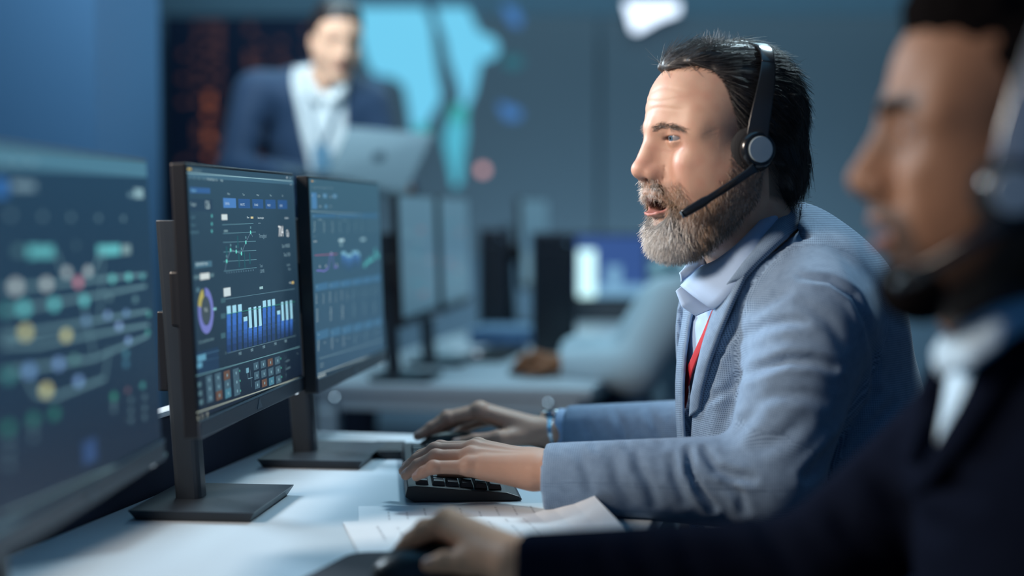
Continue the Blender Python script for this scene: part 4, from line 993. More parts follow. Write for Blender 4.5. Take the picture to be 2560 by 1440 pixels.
# trousers, legs and shoes under the desk
hipL, hipR = np.array([.44, 2.06, .55]), np.array([.42, 2.26, .55])
kL, kR = hipL + [-.40, -.08, .0], hipR + [-.40, -.05, .0]; aL, aR = kL + [.02, 0, -.42], kR + [.05, 0, -.42]
def trou(p):
    d = con(p, (.46, 2.16, .60), (.46, 2.16, .55), .15, .15)
    for h_, k_, a_ in ((hipL, kL, aL), (hipR, kR, aR)): d = smin(d, smin(con(p, h_, k_, .085, .065), con(p, k_, a_, .064, .050), .03), .03)
    return np.maximum(d, f32(.075) - p[2])
V, F = surface_nets(trou, (-.12, 1.85, .05), (.66, 2.46, .76), .012); mesh_obj('trousers', V, F, M_trou, MAN)
for a_ in (aL, aR):
    g = a_ * 1; g[2] = .045
    V, F = surface_nets(lambda p: np.maximum(smin(ell(p, g + [-.07, 0, -.01], (.12, .045, .04)), ell(p, g + [.02, 0, .01], (.055, .04, .055)), .02), f32(.002) - p[2]), g - [.22, .07, .06], g + [.1, .07, .09], .008)
    mesh_obj('shoe', V, F, M_shoe, MAN)
# ---------------------------------------------------------------- hair and beard of the bearded man
def hair_outer(p):
    x, y, z = p; ay = np.abs(y); q = (x, ay, z)
    d = ell(p, (-.014, 0, .058), (.103, .081, .090))
    d = smin(d, ell(p, (.034, 0, .106), (.055, .056, .040)), .02)
    d = smin(d, ell(p, (-.030, 0, .098), (.060, .062, .048)), .02)
    d = smin(d, ell(p, (-.082, 0, -.010), (.034, .058, .052)), .03)
    d = smin(d, ell(q, (.006, .073, .030), (.012, .008, .022)), .008)
    zl = np.interp(np.broadcast_to(x, np.broadcast(x, y, z).shape), [-.13, -.085, -.045, -.03, -.006, .016, .024, .030, .040, .058, .079, .089, .1], [-.052, -.055, -.048, .02, .026, .038, .066, .090, .108, .117, .111, .100, .098]).astype(f32)
    e = z - zl
    d = d + f32(.010) * np.exp(-np.maximum(e, 0) / f32(.010))
    lock = f32(.0014) * np.sin(f32(210) * y + f32(60) * z + f32(25) * x) + f32(.0008) * np.sin(f32(390) * y - f32(80) * z + f32(90) * x)
    return np.maximum(d + lock, -e * f32(.8))
V, F = surface_nets(hair_outer, (-.135, -.10, -.07), (.115, .10, .165), .0022); V = relax(V, F, 2, .5); N = normals(V, F)
gray = lambda v: np.clip((v[:, 0] - .045) / .05, 0, 1) * .55 + np.clip((.07 - v[:, 2]) / .05, 0, 1) * (v[:, 0] > -.01) * .5
def haircol(v, j=.0):
    g = np.clip(gray(v) + j, 0, 1)[:, None]; return np.array([.012, .0095, .0085]) * (1 - g) + np.array([.10, .10, .105]) * g
HM = mesh_obj('hair', to_w(HF, V), F, M_hair, MAN, None, haircol(V))
w = np.ones(len(F)); w[V[F].mean(1)[:, 1] < -.02] = .15
R0, NN = sample(V, F, N, w, 10000)
top = np.clip((R0[:, 2] - .085) / .03, 0, 1)[:, None]; back = np.clip((-R0[:, 0] - .03) / .05, 0, 1)[:, None]
d = np.array([-1, 0, .05]) * top + np.array([-.75, 0, -.55]) * (1 - top) * (1 - back) + np.array([-.25, 0, -1]) * (1 - top) * back
d = d - NN * (d * NN).sum(1)[:, None] + NN * .10; d[:, 1] += rng.normal(0, .12, len(d)); d[:, 2] += rng.normal(0, .08, len(d))
ln = rng.uniform(.020, .042, len(d))
a = strands(R0 - NN * .001, d, ln, .00034, '', None, None, haircol(R0, rng.normal(.06, .16, len(d)))[:, :], 6, .10, lift=-NN * .10)
# loose white wisps on the crown
k = 70; rr = np.stack([rng.uniform(-.012, .040, k), rng.uniform(-.02, .045, k), np.full(k, .143)], 1); dd = np.stack([rng.normal(-.1, .5, k), rng.normal(0, .3, k), np.ones(k)], 1)
b = strands(rr, dd, rng.uniform(.012, .024, k), .00028, '', None, None, np.full((k, 3), .16) , 5, .3)
k2 = 160; sel = rng.choice(len(R0), k2); c = strands(R0[sel], NN[sel] + rng.normal(0, .5, (k2, 3)) + [-.8, 0, 0], rng.uniform(.008, .022, k2), .0002, '', None, None, haircol(R0[sel], .1), 5, .3)
def merge(parts):
    v, f, cc, n = [], [], [], 0
    for q in parts: v.append(q[0]); f.append(q[1] + n); cc.append(q[2]); n += len(q[0])
    return np.vstack(v), np.vstack(f), np.vstack(cc)
# fine hairs that soften the hairline
ez = L_[:, 2] - zh; wl = np.exp(-((ez + .002) / .0055) ** 2) * (L_[:, 0] > -.03) * (L_[:, 1] > -.06); Nl = normals(L_, HFc)
R3, N3 = sample(L_, HFc, Nl, wl[HFc].mean(1) + 1e-9, 3200); d3 = np.array([-1, 0, .10]) + N3 * .32 + rng.normal(0, .16, (len(R3), 3)); d3[:, 2] -= .7 * np.clip((.075 - R3[:, 2]) / .03, 0, 1)
e_ = strands(R3 - N3 * .0008, d3, rng.uniform(.014, .030, len(R3)), .00026, '', None, None, haircol(R3, rng.normal(.02, .12, len(R3))), 6, .10)
v, f, cc = merge([a, b, c, e_]); mesh_obj('strands', to_w(HF, v), f, M_hair, HM, None, cc)

# beard: a soft core under the chin and jaw, covered with hairs
def beard_core(p):
    x, y, z = p; q = (x, np.abs(y), z)
    d = ell(p, (.066, 0, -.096), (.031, .034, .024)); d = smin(d, con(q, (.062, .026, -.092), (.010, .058, -.050), .020, .011), .02)
    d = smin(d, ell(q, (.0935, .010, -.0345), (.0105, .013, .0055)), .006); d = smin(d, con(q, (.094, .018, -.037), (.078, .030, -.060), .006, .008), .006); d = smin(d, con(q, (.078, .030, -.060), (.080, .020, -.085), .008, .014), .01)
    return smax(d, -ell(p, (.102, 0, -.0610), (.034, .028, .0145)), .014)
V, F = surface_nets(beard_core, (-.02, -.085, -.145), (.115, .085, -.01), .0022); V = relax(V, F, 2); N = normals(V, F)
def bcol(v, j=0):
    x, z = v[:, 0], v[:, 2]
    white = np.clip((x - .052) / .026, 0, 1) * np.clip((-.062 - z) / .014, 0, 1); white = np.maximum(white, .55 * np.exp(-((x - .104) / .008) ** 2) * (z > -.05))
    side = np.clip((.05 - x) / .03, 0, 1)
    c = np.array([.30, .175, .095]) * np.ones((len(v), 3)); c = c * (1 - side[:, None]) + np.array([.11, .08, .062]) * side[:, None]
    w_ = np.clip(white + j, 0, 1)[:, None]; return c * (1 - w_) + np.array([.60, .57, .54]) * w_
BM = mesh_obj('beard', to_w(HF, V), F, mat('beard_base', (.1, .08, .07), .95, attr='tint', spec=.0), MAN, None, bcol(V) * .22)
w = np.ones(len(F)); w[V[F].mean(1)[:, 1] < -.025] = .2
R1, N1 = sample(V, F, N, w, 9500)
Lv = L_; Nl = normals(L_, HFc); fw = beardw[HFc].mean(1); fw[Lv[HFc].mean(1)[:, 1] < -.03] *= .15
R2_, N2_ = sample(Lv, HFc, Nl, fw + 1e-9, 9000)
R = np.vstack([R1, R2_]); NN = np.vstack([N1, N2_]); n = len(R)
mus = np.exp(-((R[:, 2] + .036) / .010) ** 2) * (R[:, 0] > .07)
d = np.array([-.05, 0, -1.0]) + NN * .42; d = d * (1 - .5 * mus[:, None]) + (np.array([-.35, 0, -.75]) + np.sign(R[:, 1:2]) * np.array([0, .9, 0]) + NN * .3) * .5 * mus[:, None]
chk = np.clip((.045 - R[:, 0]) / .03, 0, 1)[:, None]; d = d + chk * np.array([.45, 0, .15]); d += rng.normal(0, .28, (n, 3))
ln = .008 + .007 * np.clip((-.055 - R[:, 2]) / .04, 0, 1) + rng.uniform(-.002, .004, n); ln *= 1 - .35 * chk[:, 0]; ln -= .0005 * mus
v, f, cc = strands(R - NN * .0012, d, ln, .00028, '', None, None, bcol(R, rng.normal(.14, .26, n)) * rng.uniform(.8, 1.6, (n, 1)), 4, .22)
mesh_obj('strands', to_w(HF, v), f, M_hair, BM, None, cc)
# eyebrows
for s in (1, -1):
    k = 260; t = rng.uniform(0, 1, k); bx_ = np.interp(t, [0, .4, 1], [.1015, .0955, .0745]); by_ = np.interp(t, [0, .4, 1], [.011, .028, .050]) * s; bz_ = np.interp(t, [0, .4, 1], [.0375, .0410, .0360]) + rng.normal(0, .0022, k) * (1 - .4 * t)
    rt = np.stack([bx_, by_, bz_], 1)
    for _ in range(6):
        dd_ = head(tuple(rt[:, i].astype(f32) for i in range(3))); g_ = np.array([grad(head, q) for q in rt]) if _ == 0 else g_; rt = rt - g_ * dd_[:, None] * .9
    dr = np.stack([-.5 * np.ones(k), .75 * s * np.ones(k), .25 - .5 * t], 1) + g_ * .25 + rng.normal(0, .2, (k, 3))
    v, f, cc = strands(rt, dr, rng.uniform(.006, .010, k), .00026, '', None, None, np.array([.17, .12, .09]) * rng.uniform(.5, 1.6, (k, 1)), 4, .15)
    mesh_obj('eyebrow', to_w(HF, v), f, M_hair, MAN, None, cc)

# ---------------------------------------------------------------- headset
M_hs = mat('headset_black', (.010, .011, .013), .22, coat=.3); M_foam = mat('foam', (.015, .015, .017), .9); M_hsd = mat('silver_disc', (.42, .50, .53), .35, metal=.25); M_hsgrey = mat('headset_slider', (.010, .012, .015), .25)
def headset(fr, label, pad=(-.004, .089, .0105), tip=(.074, .072, -.069), ztop=.150, xtop=-.040, slider=M_hsgrey, halfw=.083):
    r = empty('headset', to_w(fr, (xtop, 0, ztop)), (0, 0, 0), label, 'headset')
    W = lambda p: to_w(fr, p); Dv = lambda d: np.asarray(d, float) @ fr[1].T
    px_, py_, pz_ = pad; out = (0.06, 1, .0)
    for s in (1, -1):
        c = (px_, (py_ - .008) * s, pz_); o = (out[0], out[1] * s, out[2])
        MB().lathe([(.012, -.016), (.027, -.014), (.030, -.006), (.028, .002), (.015, .004)], W(c), Dv(o), 36).build('ear_cushion', M_foam, r, smooth=True)
        cup = MB().lathe([(.018, .002), (.0235, .004), (.0240, .012), (.0205, .0175), (.0168, .0185), (.0166, .0172), (.0, .0172)], W(c), Dv(o), 40).build('ear_cup', M_hs, r, smooth=True)
        MB().lathe([(.0163, .0165), (.0160, .0192), (.0152, .0198), (.0, .0200)], W(c), Dv(o), 36).build('disc', M_hsd, cup, smooth=False)
    # band over the head: wide slider above each cup, padded top
    arc = []
    for t in np.linspace(0, 1, 33):
        a = math.pi * t
        yy = (halfw + .012) * math.copysign(abs(math.cos(a)) ** .62, math.cos(a)); k = math.sin(a) ** .75
        arc.append((px_ + .004 + (xtop - px_) * math.sin(a) ** 1.0, yy, pz_ + .012 + (ztop - pz_ - .012) * k))
    arc = np.array(arc)
    for lo_, hi_, nm, w0, w1, m, th in ((0, 9, 'slider', .0135, .0080, slider, .0030), (8, 24, 'band', .0085, .0085, M_hs, .0050), (23, 32, 'slider', .0080, .0135, slider, .0030)):
        q = arc[lo_:hi_ + 1]; n = len(q); tg = np.gradient(q, axis=0); tg /= np.linalg.norm(tg, axis=1)[:, None]; cen = np.array([xtop, 0, .04])
        f_ = np.cross(tg, q - cen); f_ /= np.linalg.norm(f_, axis=1)[:, None]; nn = np.cross(f_, tg); nn *= np.sign((nn * (q - cen)).sum(1))[:, None]
        wd_ = np.linspace(w0, w1, n)[:, None]
        MB().strip(W(q + f_ * wd_ + nn * th / 2), W(q - f_ * wd_ + nn * th / 2), th, Dv(nn)).build(nm, m, r, .0014, smooth=True, seg=3)
    # boom to the mouth
    a, b = np.array((px_ + .008, py_ + .012, pz_ - .022)), np.array(tip); mid = (a + b) / 2 + np.array([0, .012, 0]); pts = np.array([(1 - t) ** 2 * a + 2 * t * (1 - t) * mid + t * t * b for t in np.linspace(0, 1, 16)])
    tg = np.gradient(pts, axis=0); tg /= np.linalg.norm(tg, axis=1)[:, None]; sd = np.cross(tg, [0, 1, .15]); sd /= np.linalg.norm(sd, axis=1)[:, None]; nn = np.cross(sd, tg); nn *= np.sign(nn[:, 1])[:, None]; ww = np.interp(np.linspace(0, 1, 16), [0, .12, .7, .74, 1], [.0065, .0048, .0046, .0060, .0052])[:, None]
    bo = MB().strip(W(pts + sd * ww), W(pts - sd * ww), .0055, Dv(nn)).build('boom', M_hs, r, .0018, smooth=True, seg=3)
    MB().lathe([(.0045, -.0005), (.0045, .0012), (.003, .0014)], W(pts[-1] + tg[-1] * .0004), Dv(tg[-1]), 16).build('microphone', mat('mic_mesh', (.18, .25, .30), .35, .6), bo)
    return r
headset(HF, 'black headset with a silver ear disc worn by the bearded man', tip=(.086, .066, -.069), ztop=.1465)

# ---------------------------------------------------------------- lanyard and wristwatch
r = empty('lanyard', P(1795, 772, 2.02), (0, 0, 0), 'red lanyard ribbon hanging down the bearded man\'s shirt front', 'lanyard')
lp = [(1806, 752), (1790, 790), (1772, 836), (1752, 880), (1735, 920), (1722, 965), (1715, 1010), (1713, 1050), (1712, 1085)]
wd = [5, 6, 6.5, 7, 7.5, 8, 7, 5, 4]
A = [on(shirt, x - w_ * .9, y - w_ * .3, .006) for (x, y), w_ in zip(lp, wd)]; B = [on(shirt, x + w_ * .9, y + w_ * .3, .006) for (x, y), w_ in zip(lp, wd)]
cloth_strip('ribbon', A, B, .0016, r, M_red, bulge=.0004)
lp2 = [(1716, 905), (1718, 940), (1722, 975), (1716, 1020)]
cloth_strip('ribbon', [on(shirt, x - 5, y, .003) for x, y in lp2], [on(shirt, x + 4, y, .003) for x, y in lp2], .0012, r, M_red, bulge=.0004)
ax = (RH_['wrist'] - RH_['forearm']); ax /= np.linalg.norm(ax); wc = RH_['wrist'] * .86 + RH_['forearm'] * .14
r = empty('wristwatch', wc, (0, 0, 0), 'steel wristwatch on the right wrist of the bearded man', 'watch')
M_w = mat('watch_steel', (.60, .66, .70), .18, 1)
side = np.array(RH_['fingers'][3][0]) - np.array(RH_['fingers'][0][0]); side /= np.linalg.norm(side); upv = np.cross(side, ax); upv *= np.sign(upv[2])
for k in range(22):
    t = 2 * math.pi * k / 22; rr_ = np.array([.0345, .0270]); c = wc + side * rr_[0] * math.cos(t) + upv * rr_[1] * math.sin(t)
    tg = -side * rr_[0] * math.sin(t) + upv * rr_[1] * math.cos(t); tg /= np.linalg.norm(tg); nn = np.cross(tg, ax)
    MB().box(c, (.0075, .0026, .0165), np.stack([tg, nn, ax], 1)).build('link', M_w, r, .0008)
MB().lathe([(.0, 0), (.0185, 0), (.0190, .006), (.0160, .0085), (.0, .0085)], wc + upv * .0265, upv, 32).build('case', M_w, r, smooth=False)
# ---------------------------------------------------------------- keyboard, mice, pads and papers on the near desk
ka = np.array([-.082, .9966, 0]); kb = np.array([.9966, .082, 0]); KO = np.array([-.134, 2.022, .74])
M_key = mat('key_plastic', (.018, .020, .024), .38); M_kbody = mat('keyboard_body', (.012, .013, .016), .45)
r = empty('keyboard', KO + ka * .194 + kb * .073, (0, 0, 0), 'black keyboard on the near desk under the left hand of the bearded man', 'keyboard')
KL, KD = .388, .146
def kz(b): return .0215 - .0105 * (b / KD)
prof = [(0.004, .004), (-.002, .0075), (.001, .0205), (.012, .0215), (.108, .0130), (.128, .0115), (.143, .0065), (.148, .002), (.140, .0006), (.010, .0006)]
MB().prism([KO + kb * b + np.array([0, 0, z]) for b, z in prof], ka * KL).build('body', M_kbody, r, .0012)
kme = None; nk = 0
def key(a_, b_, w_, d_):
    global kme, nk; nk += 1
    z = kz(b_) + .0002; tilt = math.atan(.0105 / KD); R = np.stack([ka, kb * math.cos(tilt) - np.array([0, 0, 1]) * math.sin(tilt), np.array([0, 0, 1]) * math.cos(tilt) + kb * math.sin(tilt)], 1)
    c = KO + ka * a_ + kb * b_ + np.array([0, 0, z])
    m = MB(); s = .8
    m.hexa([c + R @ np.array(q) for q in ((-w_ / 2, -d_ / 2, 0), (w_ / 2, -d_ / 2, 0), (w_ / 2, d_ / 2, 0), (-w_ / 2, d_ / 2, 0))], [c + R @ np.array(q) for q in ((-w_ * .40, -d_ * .40, .0065), (w_ * .40, -d_ * .40, .0065), (w_ * .40, d_ * .36, .0065), (-w_ * .40, d_ * .36, .0065))])
    m.build('key', M_key, r, .0007)
px_ = .0187
for row in range(6):
    b_ = .020 + row * .0182 + (.003 if row else 0)
    cells = [(.012 + px_ * i, px_) for i in range(14)] if row < 5 else [(.012, px_ * 1.3), (.038, px_ * 1.3), (.064, px_ * 1.3), (.090, px_ * 5.6), (.197, px_ * 1.3), (.223, px_ * 1.3), (.249, px_ * 1.2)]
    for a_, w_ in cells: key(a_ + w_ / 2, b_, w_ - .0018, .0170)
    for i in range(3):
        if row in (0, 1, 5) or (row == 4 and i == 1): key(.292 + px_ * i, b_, px_ - .0018, .0170)
for k in range(2):
    MB().box(KO + ka * (.03 + .32 * k) + kb * .02 + [0, 0, .0008], (.02, .012, .0016)).build('rubber_foot', M_foam, r)

M_mouse = mat('mouse_plastic', (.012, .013, .016), .35)
def mouse(c, head, label, led=None, L=.112, W_=.062, H=.034):
    head = np.array([*head, 0.]); head = head / np.linalg.norm(head); sd = np.array([-head[1], head[0], 0]); c = np.asarray(c, float)
    r = empty('mouse', c, (0, 0, 0), label, 'mouse')
    R = np.stack([head, sd, [0, 0, 1]], 1); u = c + np.array([0, 0, .0])
    fn = lambda p: smax(smin(ell(p, u - head * .012 + [0, 0, .004], (L / 2 - .008, W_ / 2, H - .004), R), ell(p, u + head * .022 + [0, 0, .003], (L / 2 - .022, W_ / 2 - .004, H * .62), R), .02), f32(u[2] + .0012) - p[2] + 0 * p[0], .002)
    V, F = surface_nets(fn, u - .075, u + [.075, .075, .05], .0022); mesh_obj('shell', V, F, M_mouse, r)
    MB().lathe([(.0, -.003), (.010, -.003), (.0108, 0), (.010, .003), (0, .003)], u + head * .030 + [0, 0, H * .52], sd, 20).build('wheel', M_foam, r)
    if led: MB().box(u + head * (L / 2 - .008) + [0, -.014, .006], (.010, .012, .005), R).build('light_strip', mat('led_blue', (.1, .4, 1), .3, emit=(.08, .38, 1, 1), estr=3), r, .001)
    return r
mc = P(1120, 1100, 2.438); mouse((mc[0] + .005, 2.438, .7402), (-.97, -.05), 'black mouse with a blue light under the bearded man\'s right hand', True)
mc2 = P(1068, 1400, 1.600); mouse((mc2[0], 1.600, .7432), (-.96, -.08), 'black mouse on a dark pad under the hand of the man in navy', False)
r = empty('mouse_pad', (-.06, 1.62, .7402), (0, 0, 0), 'dark cloth mouse pad at the near edge of the picture', 'mouse pad')
a = PZ(905, 1388, .7402); dX = np.array([.985, .04, 0]); dY = np.array([-.30, -.95, 0]); dY /= np.linalg.norm(dY)
def rounded(o, ex, ey, w, h, rad, z, n=8):
    pts = []
    for cx, cy, t0 in ((w - rad, rad, -90), (w - rad, h - rad, 0), (rad, h - rad, 90), (rad, rad, 180)):
        for k in range(n + 1):
            t = math.radians(t0 + 90 * k / n); pts.append(np.asarray(o) + ex * (cx + rad * math.cos(t)) + ey * (cy + rad * math.sin(t)))
    return [np.array([q[0], q[1], z]) for q in pts]
MB().prism(rounded(a + dX * -.012 + dY * -.004, dX, dY, .26, .22, .02, .7403), (0, 0, .0028)).build('cloth_pad', mat('pad_cloth', (.010, .012, .020), .9, noise=.2, nscale=400), r, .0008)
MB().prism(rounded(a + dX * -.0117 + dY * -.0037, dX, dY, .2594, .2194, .02, .7403), (0, 0, .0012)).build('rubber_base', M_foam, r)
# dark docking dish left of the keyboard
c = PZ(988, 1148, .7401)
r = empty('docking_hub', c, (0, 0, 0), 'small black hub between the far monitor foot and the keyboard', 'hub')
pr_ = [(c + np.array(q)) for q in ((-.018, .0, .0), (.016, .0, .0), (.016, 0, .012), (-.030, 0, .012), (-.030, 0, .010))]
MB().prism(pr_, (-.008, .11, 0)).build('case', M_kbody, r, .003)
MB().box(c + np.array([-.010, .055, .0122]), (.03, .09, .0008)).build('top_plate', mat('hub_top', (.012, .014, .018), .5), r)

M_paper = mat('paper', (.58, .62, .66), .7, noise=.02, nscale=20); M_ink = mat('ink', (.42, .45, .49), .8)
def sheet(c, ang, z, label, curl=0, w=.297, h=.21, lines=9, seed=1):
    R = RZ(ang); n = 14; V = []; F = []; r3 = random.Random(seed)
    def pt(u, v, dz=0): 
        q = np.array([(u - .5) * w, (v - .5) * h, 0]); zz = curl * max(0, u - .72) ** 2 * 12 * (.4 + v * .6); p = R @ q + np.array([c[0], c[1], z + zz + dz]); return p
    for dz in (.0006, 0):
        for i in range(n + 1):
            for j in range(5): V.append(pt(i / n, j / 4, dz))
    m = 5 * (n + 1)
    for i in range(n):
        for j in range(4): a = i * 5 + j; F += [(a, a + 5, a + 6, a + 1), (m + a, m + a + 1, m + a + 6, m + a + 5)]
        F += [(i * 5, m + i * 5, m + i * 5 + 5, i * 5 + 5), (i * 5 + 4, i * 5 + 9, m + i * 5 + 9, m + i * 5 + 4)]
    F += [tuple((j, j + 1, m + j + 1, m + j)) for j in range(4)] + [tuple((n * 5 + j, m + n * 5 + j, m + n * 5 + j + 1, n * 5 + j + 1)) for j in range(4)]
    r = empty('paper_sheet', (c[0], c[1], z), (0, 0, 0), label, 'paper'); MB().add(V, F).build('page', M_paper, r)
    b = MB()
    for k in range(lines):
        u0 = .12 + .075 * k; v = .1
        while v < .85:
            L = r3.uniform(.03, .12)
            if r3.random() < .85: b.add([pt(u0, v, .0009), pt(u0 + .009, v, .0009), pt(u0 + .009, min(v + L, .9), .0009), pt(u0, min(v + L, .9), .0009)], [(0, 1, 2, 3)])
            v += L + .02
    b.build('print', M_ink, r)
    return r
sheet((-.035, 1.905), .10, .7402, 'lower printed paper sheet lying flat between the black keyboard and the navy sleeve', 0, seed=2)
sheet((-.035, 1.815), .20, .7412, 'printed paper sheet with a lifted corner beside the grey jacket sleeve', .035, seed=5)

# ---------------------------------------------------------------- chair of the bearded man
M_ch = mat('chair_fabric', (.05, .06, .075), .9, noise=.15, nscale=120); M_chb = mat('chair_black', (.015, .016, .02), .5)
def chair(x, y, rot, label, zs=.40):
    r = empty('office_chair', (x, y, 0), (0, 0, 0), label, 'chair'); R = RZ(rot); W = lambda q: R @ np.array(q, float) + np.array([x, y, 0])
    MB().box(W((0, 0, zs - .035)), (.48, .48, .07), R).build('seat', M_ch, r, .03, seg=4, smooth=True)
    b = MB(); n = 10; A, B = [], []
    for i in range(n + 1):
        t = i / n; A.append(W((.245 + .02 * math.sin(t * 3) + .03 * t, -.22 + .02 * t ** 3, zs + .10 + .50 * t))); B.append(W((.245 + .02 * math.sin(t * 3) + .03 * t, .22 - .02 * t ** 3, zs + .10 + .50 * t)))
    b.strip(A, B, .05, R @ np.array([-1., 0, 0])).build('backrest', M_ch, r, .02, seg=4, smooth=True)
    MB().tube([W((.16, 0, zs - .06)), W((.26, 0, zs - .03)), W((.325, 0, zs + .10)), W((.33, 0, zs + .30))], .018, 10).build('back_bar', M_chb, r)
    MB().tube([W((0, 0, .08)), W((0, 0, zs - .06))], .026, 14).build('post', M_chr, r)
    for k in range(5):
        t = 2 * math.pi * k / 5 + .3; e = np.array([math.cos(t), math.sin(t), 0]); l = MB().tube([W(e * .02 + [0, 0, .10]), W(e * .28 + [0, 0, .065])], [.022, .015], 8).build('leg', M_chb, r)
        MB().lathe([(.0, -.018), (.026, -.018), (.028, 0), (.026, .018), (.0, .018)], W(e * .285 + [0, 0, .0285]), R @ np.array([-e[1], e[0], 0]), 18).build('caster', M_chb, l)
    return r
chair(.47, 2.17, math.radians(-8), 'dark grey office chair behind the back of the bearded man')
# ---------------------------------------------------------------- the man in navy at the near end of the desk
NM = empty('person', (.50, 1.27, 0), (0, 0, 0), 'dark haired man in a navy suit and headset, blurred at the near right', 'person')
ntip = P(2128, 450, 1.225); NY = math.radians(-10); NP = math.radians(-3)
NF = frame((0, 0, 0), NY, NP); NF = (ntip - NF[1] @ np.array([.121, 0, -.0135]), NF[1])
n0, n1 = P(2520, 700, 1.265), np.array([.475, 1.265, .97])
nh = head_field(dict(neck=(to_l(NF, n0), to_l(NF, n1)), neck_r=(.052, .058, .068), open=.45, nose=1.18, jaw=1.0, lid=.22))
V, F = surface_nets(nh, (-.135, -.095, -.215), (.135, .10, .15), .0026); V = relax(V, F, 1, .4)
x, y, z = V.T; ay = np.abs(y)
zbe = np.interp(x, [-.03, .003, .017, .033, .0445, .057, .0675, .074, .082, .098, .12], [.012, .002, -.016, -.034, -.050, -.060, -.062, -.052, -.036, -.028, -.028])
lipd = ((x - .094) / .028) ** 2 + (y / .0265) ** 2 + ((z + .0535) / .0145) ** 2
bw = np.clip((zbe - z) / .010 + .3, 0, 1) * np.clip((z + .125 - .3 * np.clip(.05 - x, 0, .1)) / .012, 0, 1) * (x > -.025) * (lipd > 1.1)
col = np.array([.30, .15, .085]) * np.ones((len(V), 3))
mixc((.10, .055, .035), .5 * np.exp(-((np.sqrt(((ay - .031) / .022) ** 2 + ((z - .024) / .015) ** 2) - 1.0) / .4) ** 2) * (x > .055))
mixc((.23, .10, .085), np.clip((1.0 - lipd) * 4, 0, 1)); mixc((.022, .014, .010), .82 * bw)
br = np.exp(-(((z - .047 + np.abs(ay - .03) * .08) / .0045) ** 2)) * (ay > .010) * (ay < .055) * (x > .06); mixc((.012, .008, .006), .95 * br)
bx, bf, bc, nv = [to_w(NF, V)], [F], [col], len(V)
NH = dict(forearm=P(1400, 1436, 1.450), wrist=P(1305, 1408, 1.480), wrist_r=.0235,
  fingers=[[P(1112, 1314, 1.580), P(1056, 1332, 1.590), P(1020, 1358, 1.600), P(995, 1382, 1.605)],
           [P(1118, 1306, 1.602), P(1062, 1322, 1.612), P(1024, 1350, 1.620), P(998, 1378, 1.625)],
           [P(1134, 1312, 1.624), P(1080, 1332, 1.636), P(1042, 1360, 1.642), P(1018, 1385, 1.646)],
           [P(1160, 1328, 1.644), P(1110, 1350, 1.656), P(1080, 1372, 1.660), P(1062, 1392, 1.662)]],
  thumb=[P(1265, 1408, 1.480), P(1172, 1404, 1.520), P(1114, 1404, 1.532), P(1074, 1412, 1.538)])
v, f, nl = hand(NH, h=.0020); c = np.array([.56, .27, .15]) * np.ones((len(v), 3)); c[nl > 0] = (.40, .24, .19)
bx.append(v); bf.append(f + nv); bc.append(c); nv += len(v)
hL = np.array([.14, 1.12, .783]); hd = np.array([-.96, .28, 0.]); hs = np.array([.28, .96, 0.])
v, f, nl = hand(dict(forearm=hL - hd * .05, wrist=hL + hd * .02, wrist_r=.0235, fingers=[[hL + hd * (.105 - .004 * k) + hs * (.026 - .019 * k) + [0, 0, .004], hL + hd * (.150 - .006 * k) + hs * (.028 - .021 * k) + [0, 0, .004], hL + hd * (.170 - .007 * k) + hs * (.028 - .021 * k) + [0, 0, -.010], hL + hd * (.184 - .010 * k) + hs * (.027 - .020 * k) + [0, 0, -.028]] for k in range(4)],
  thumb=[hL + hd * .045 + hs * .02 - [0, 0, .004], hL + hd * .085 + hs * .050 - [0, 0, .012], hL + hd * .118 + hs * .058 - [0, 0, .018], hL + hd * .142 + hs * .058 - [0, 0, .026]]), h=.003)
bx.append(v); bf.append(f + nv); bc.append(np.array([.56, .27, .15]) * np.ones((len(v), 3))); nv += len(v)
NC = np.array([.475, 1.26, .88]); NTY = math.radians(4)
ntf = np.array([-math.cos(NTY), -math.sin(NTY), 0]); ntl = np.array([math.sin(NTY), -math.cos(NTY), 0])
up2 = np.array([-.10, 0, 1]); up2 /= np.linalg.norm(up2); f2 = ntf - up2 * (ntf @ up2); f2 /= np.linalg.norm(f2); NR = np.stack([f2, ntl, up2], 1)
nSR, nER, nWR = P(2500, 1065, 1.410), P(2030, 1428, 1.42), P(1300, 1438, 1.455)
nSL, nEL, nWL = np.array([.50, 1.075, .955]), np.array([.40, 1.00, .76]), np.array([.14, 1.12, .785])
def ntorso(p, o=0.0):
    d = ell(p, NC, (.135 + o, .180 + o, .20 + o), NR)
    d = smin(d, ell(p, (.50, 1.26, .72), (.16 + o, .18 + o, .20 + o), NR), .05)
    d = smin(d, con(p, nSR * .88 + nSL * .12, nSL * .88 + nSR * .12, .068 + o, .068 + o), .05)
    d = smin(d, con(p, (.475, 1.22, 1.02), (.49, 1.15, .995), .055 + o, .055 + o), .04)
    d = smin(d, con(p, (.475, 1.31, 1.02), (.47, 1.37, .995), .055 + o, .055 + o), .04)
    return smin(d, con(p, (.53, 1.26, .62), (.53, 1.26, .56), .165 + o, .165 + o), .06)
def njack_full(p):
    d = smin(ntorso(p, .012), arm_field(p, nSR, nER, nWR, (.068, .050, .0385)), .02)
    return smin(d, arm_field(p, nSL, nEL, nWL, (.076, .060, .0445)), .03)
ne = [(2490, 800), (2475, 880), (2432, 1000), (2350, 1130), (2285, 1225)]
ntor = lambda p: ntorso(p, .012)
pts = [march(ntor, *q) for q in ne]; zs = np.array([q[2] for q in pts]); ss = np.array([(q - NC) @ ntl for q in pts]); o_ = np.argsort(zs); nz, ns = zs[o_], ss[o_]
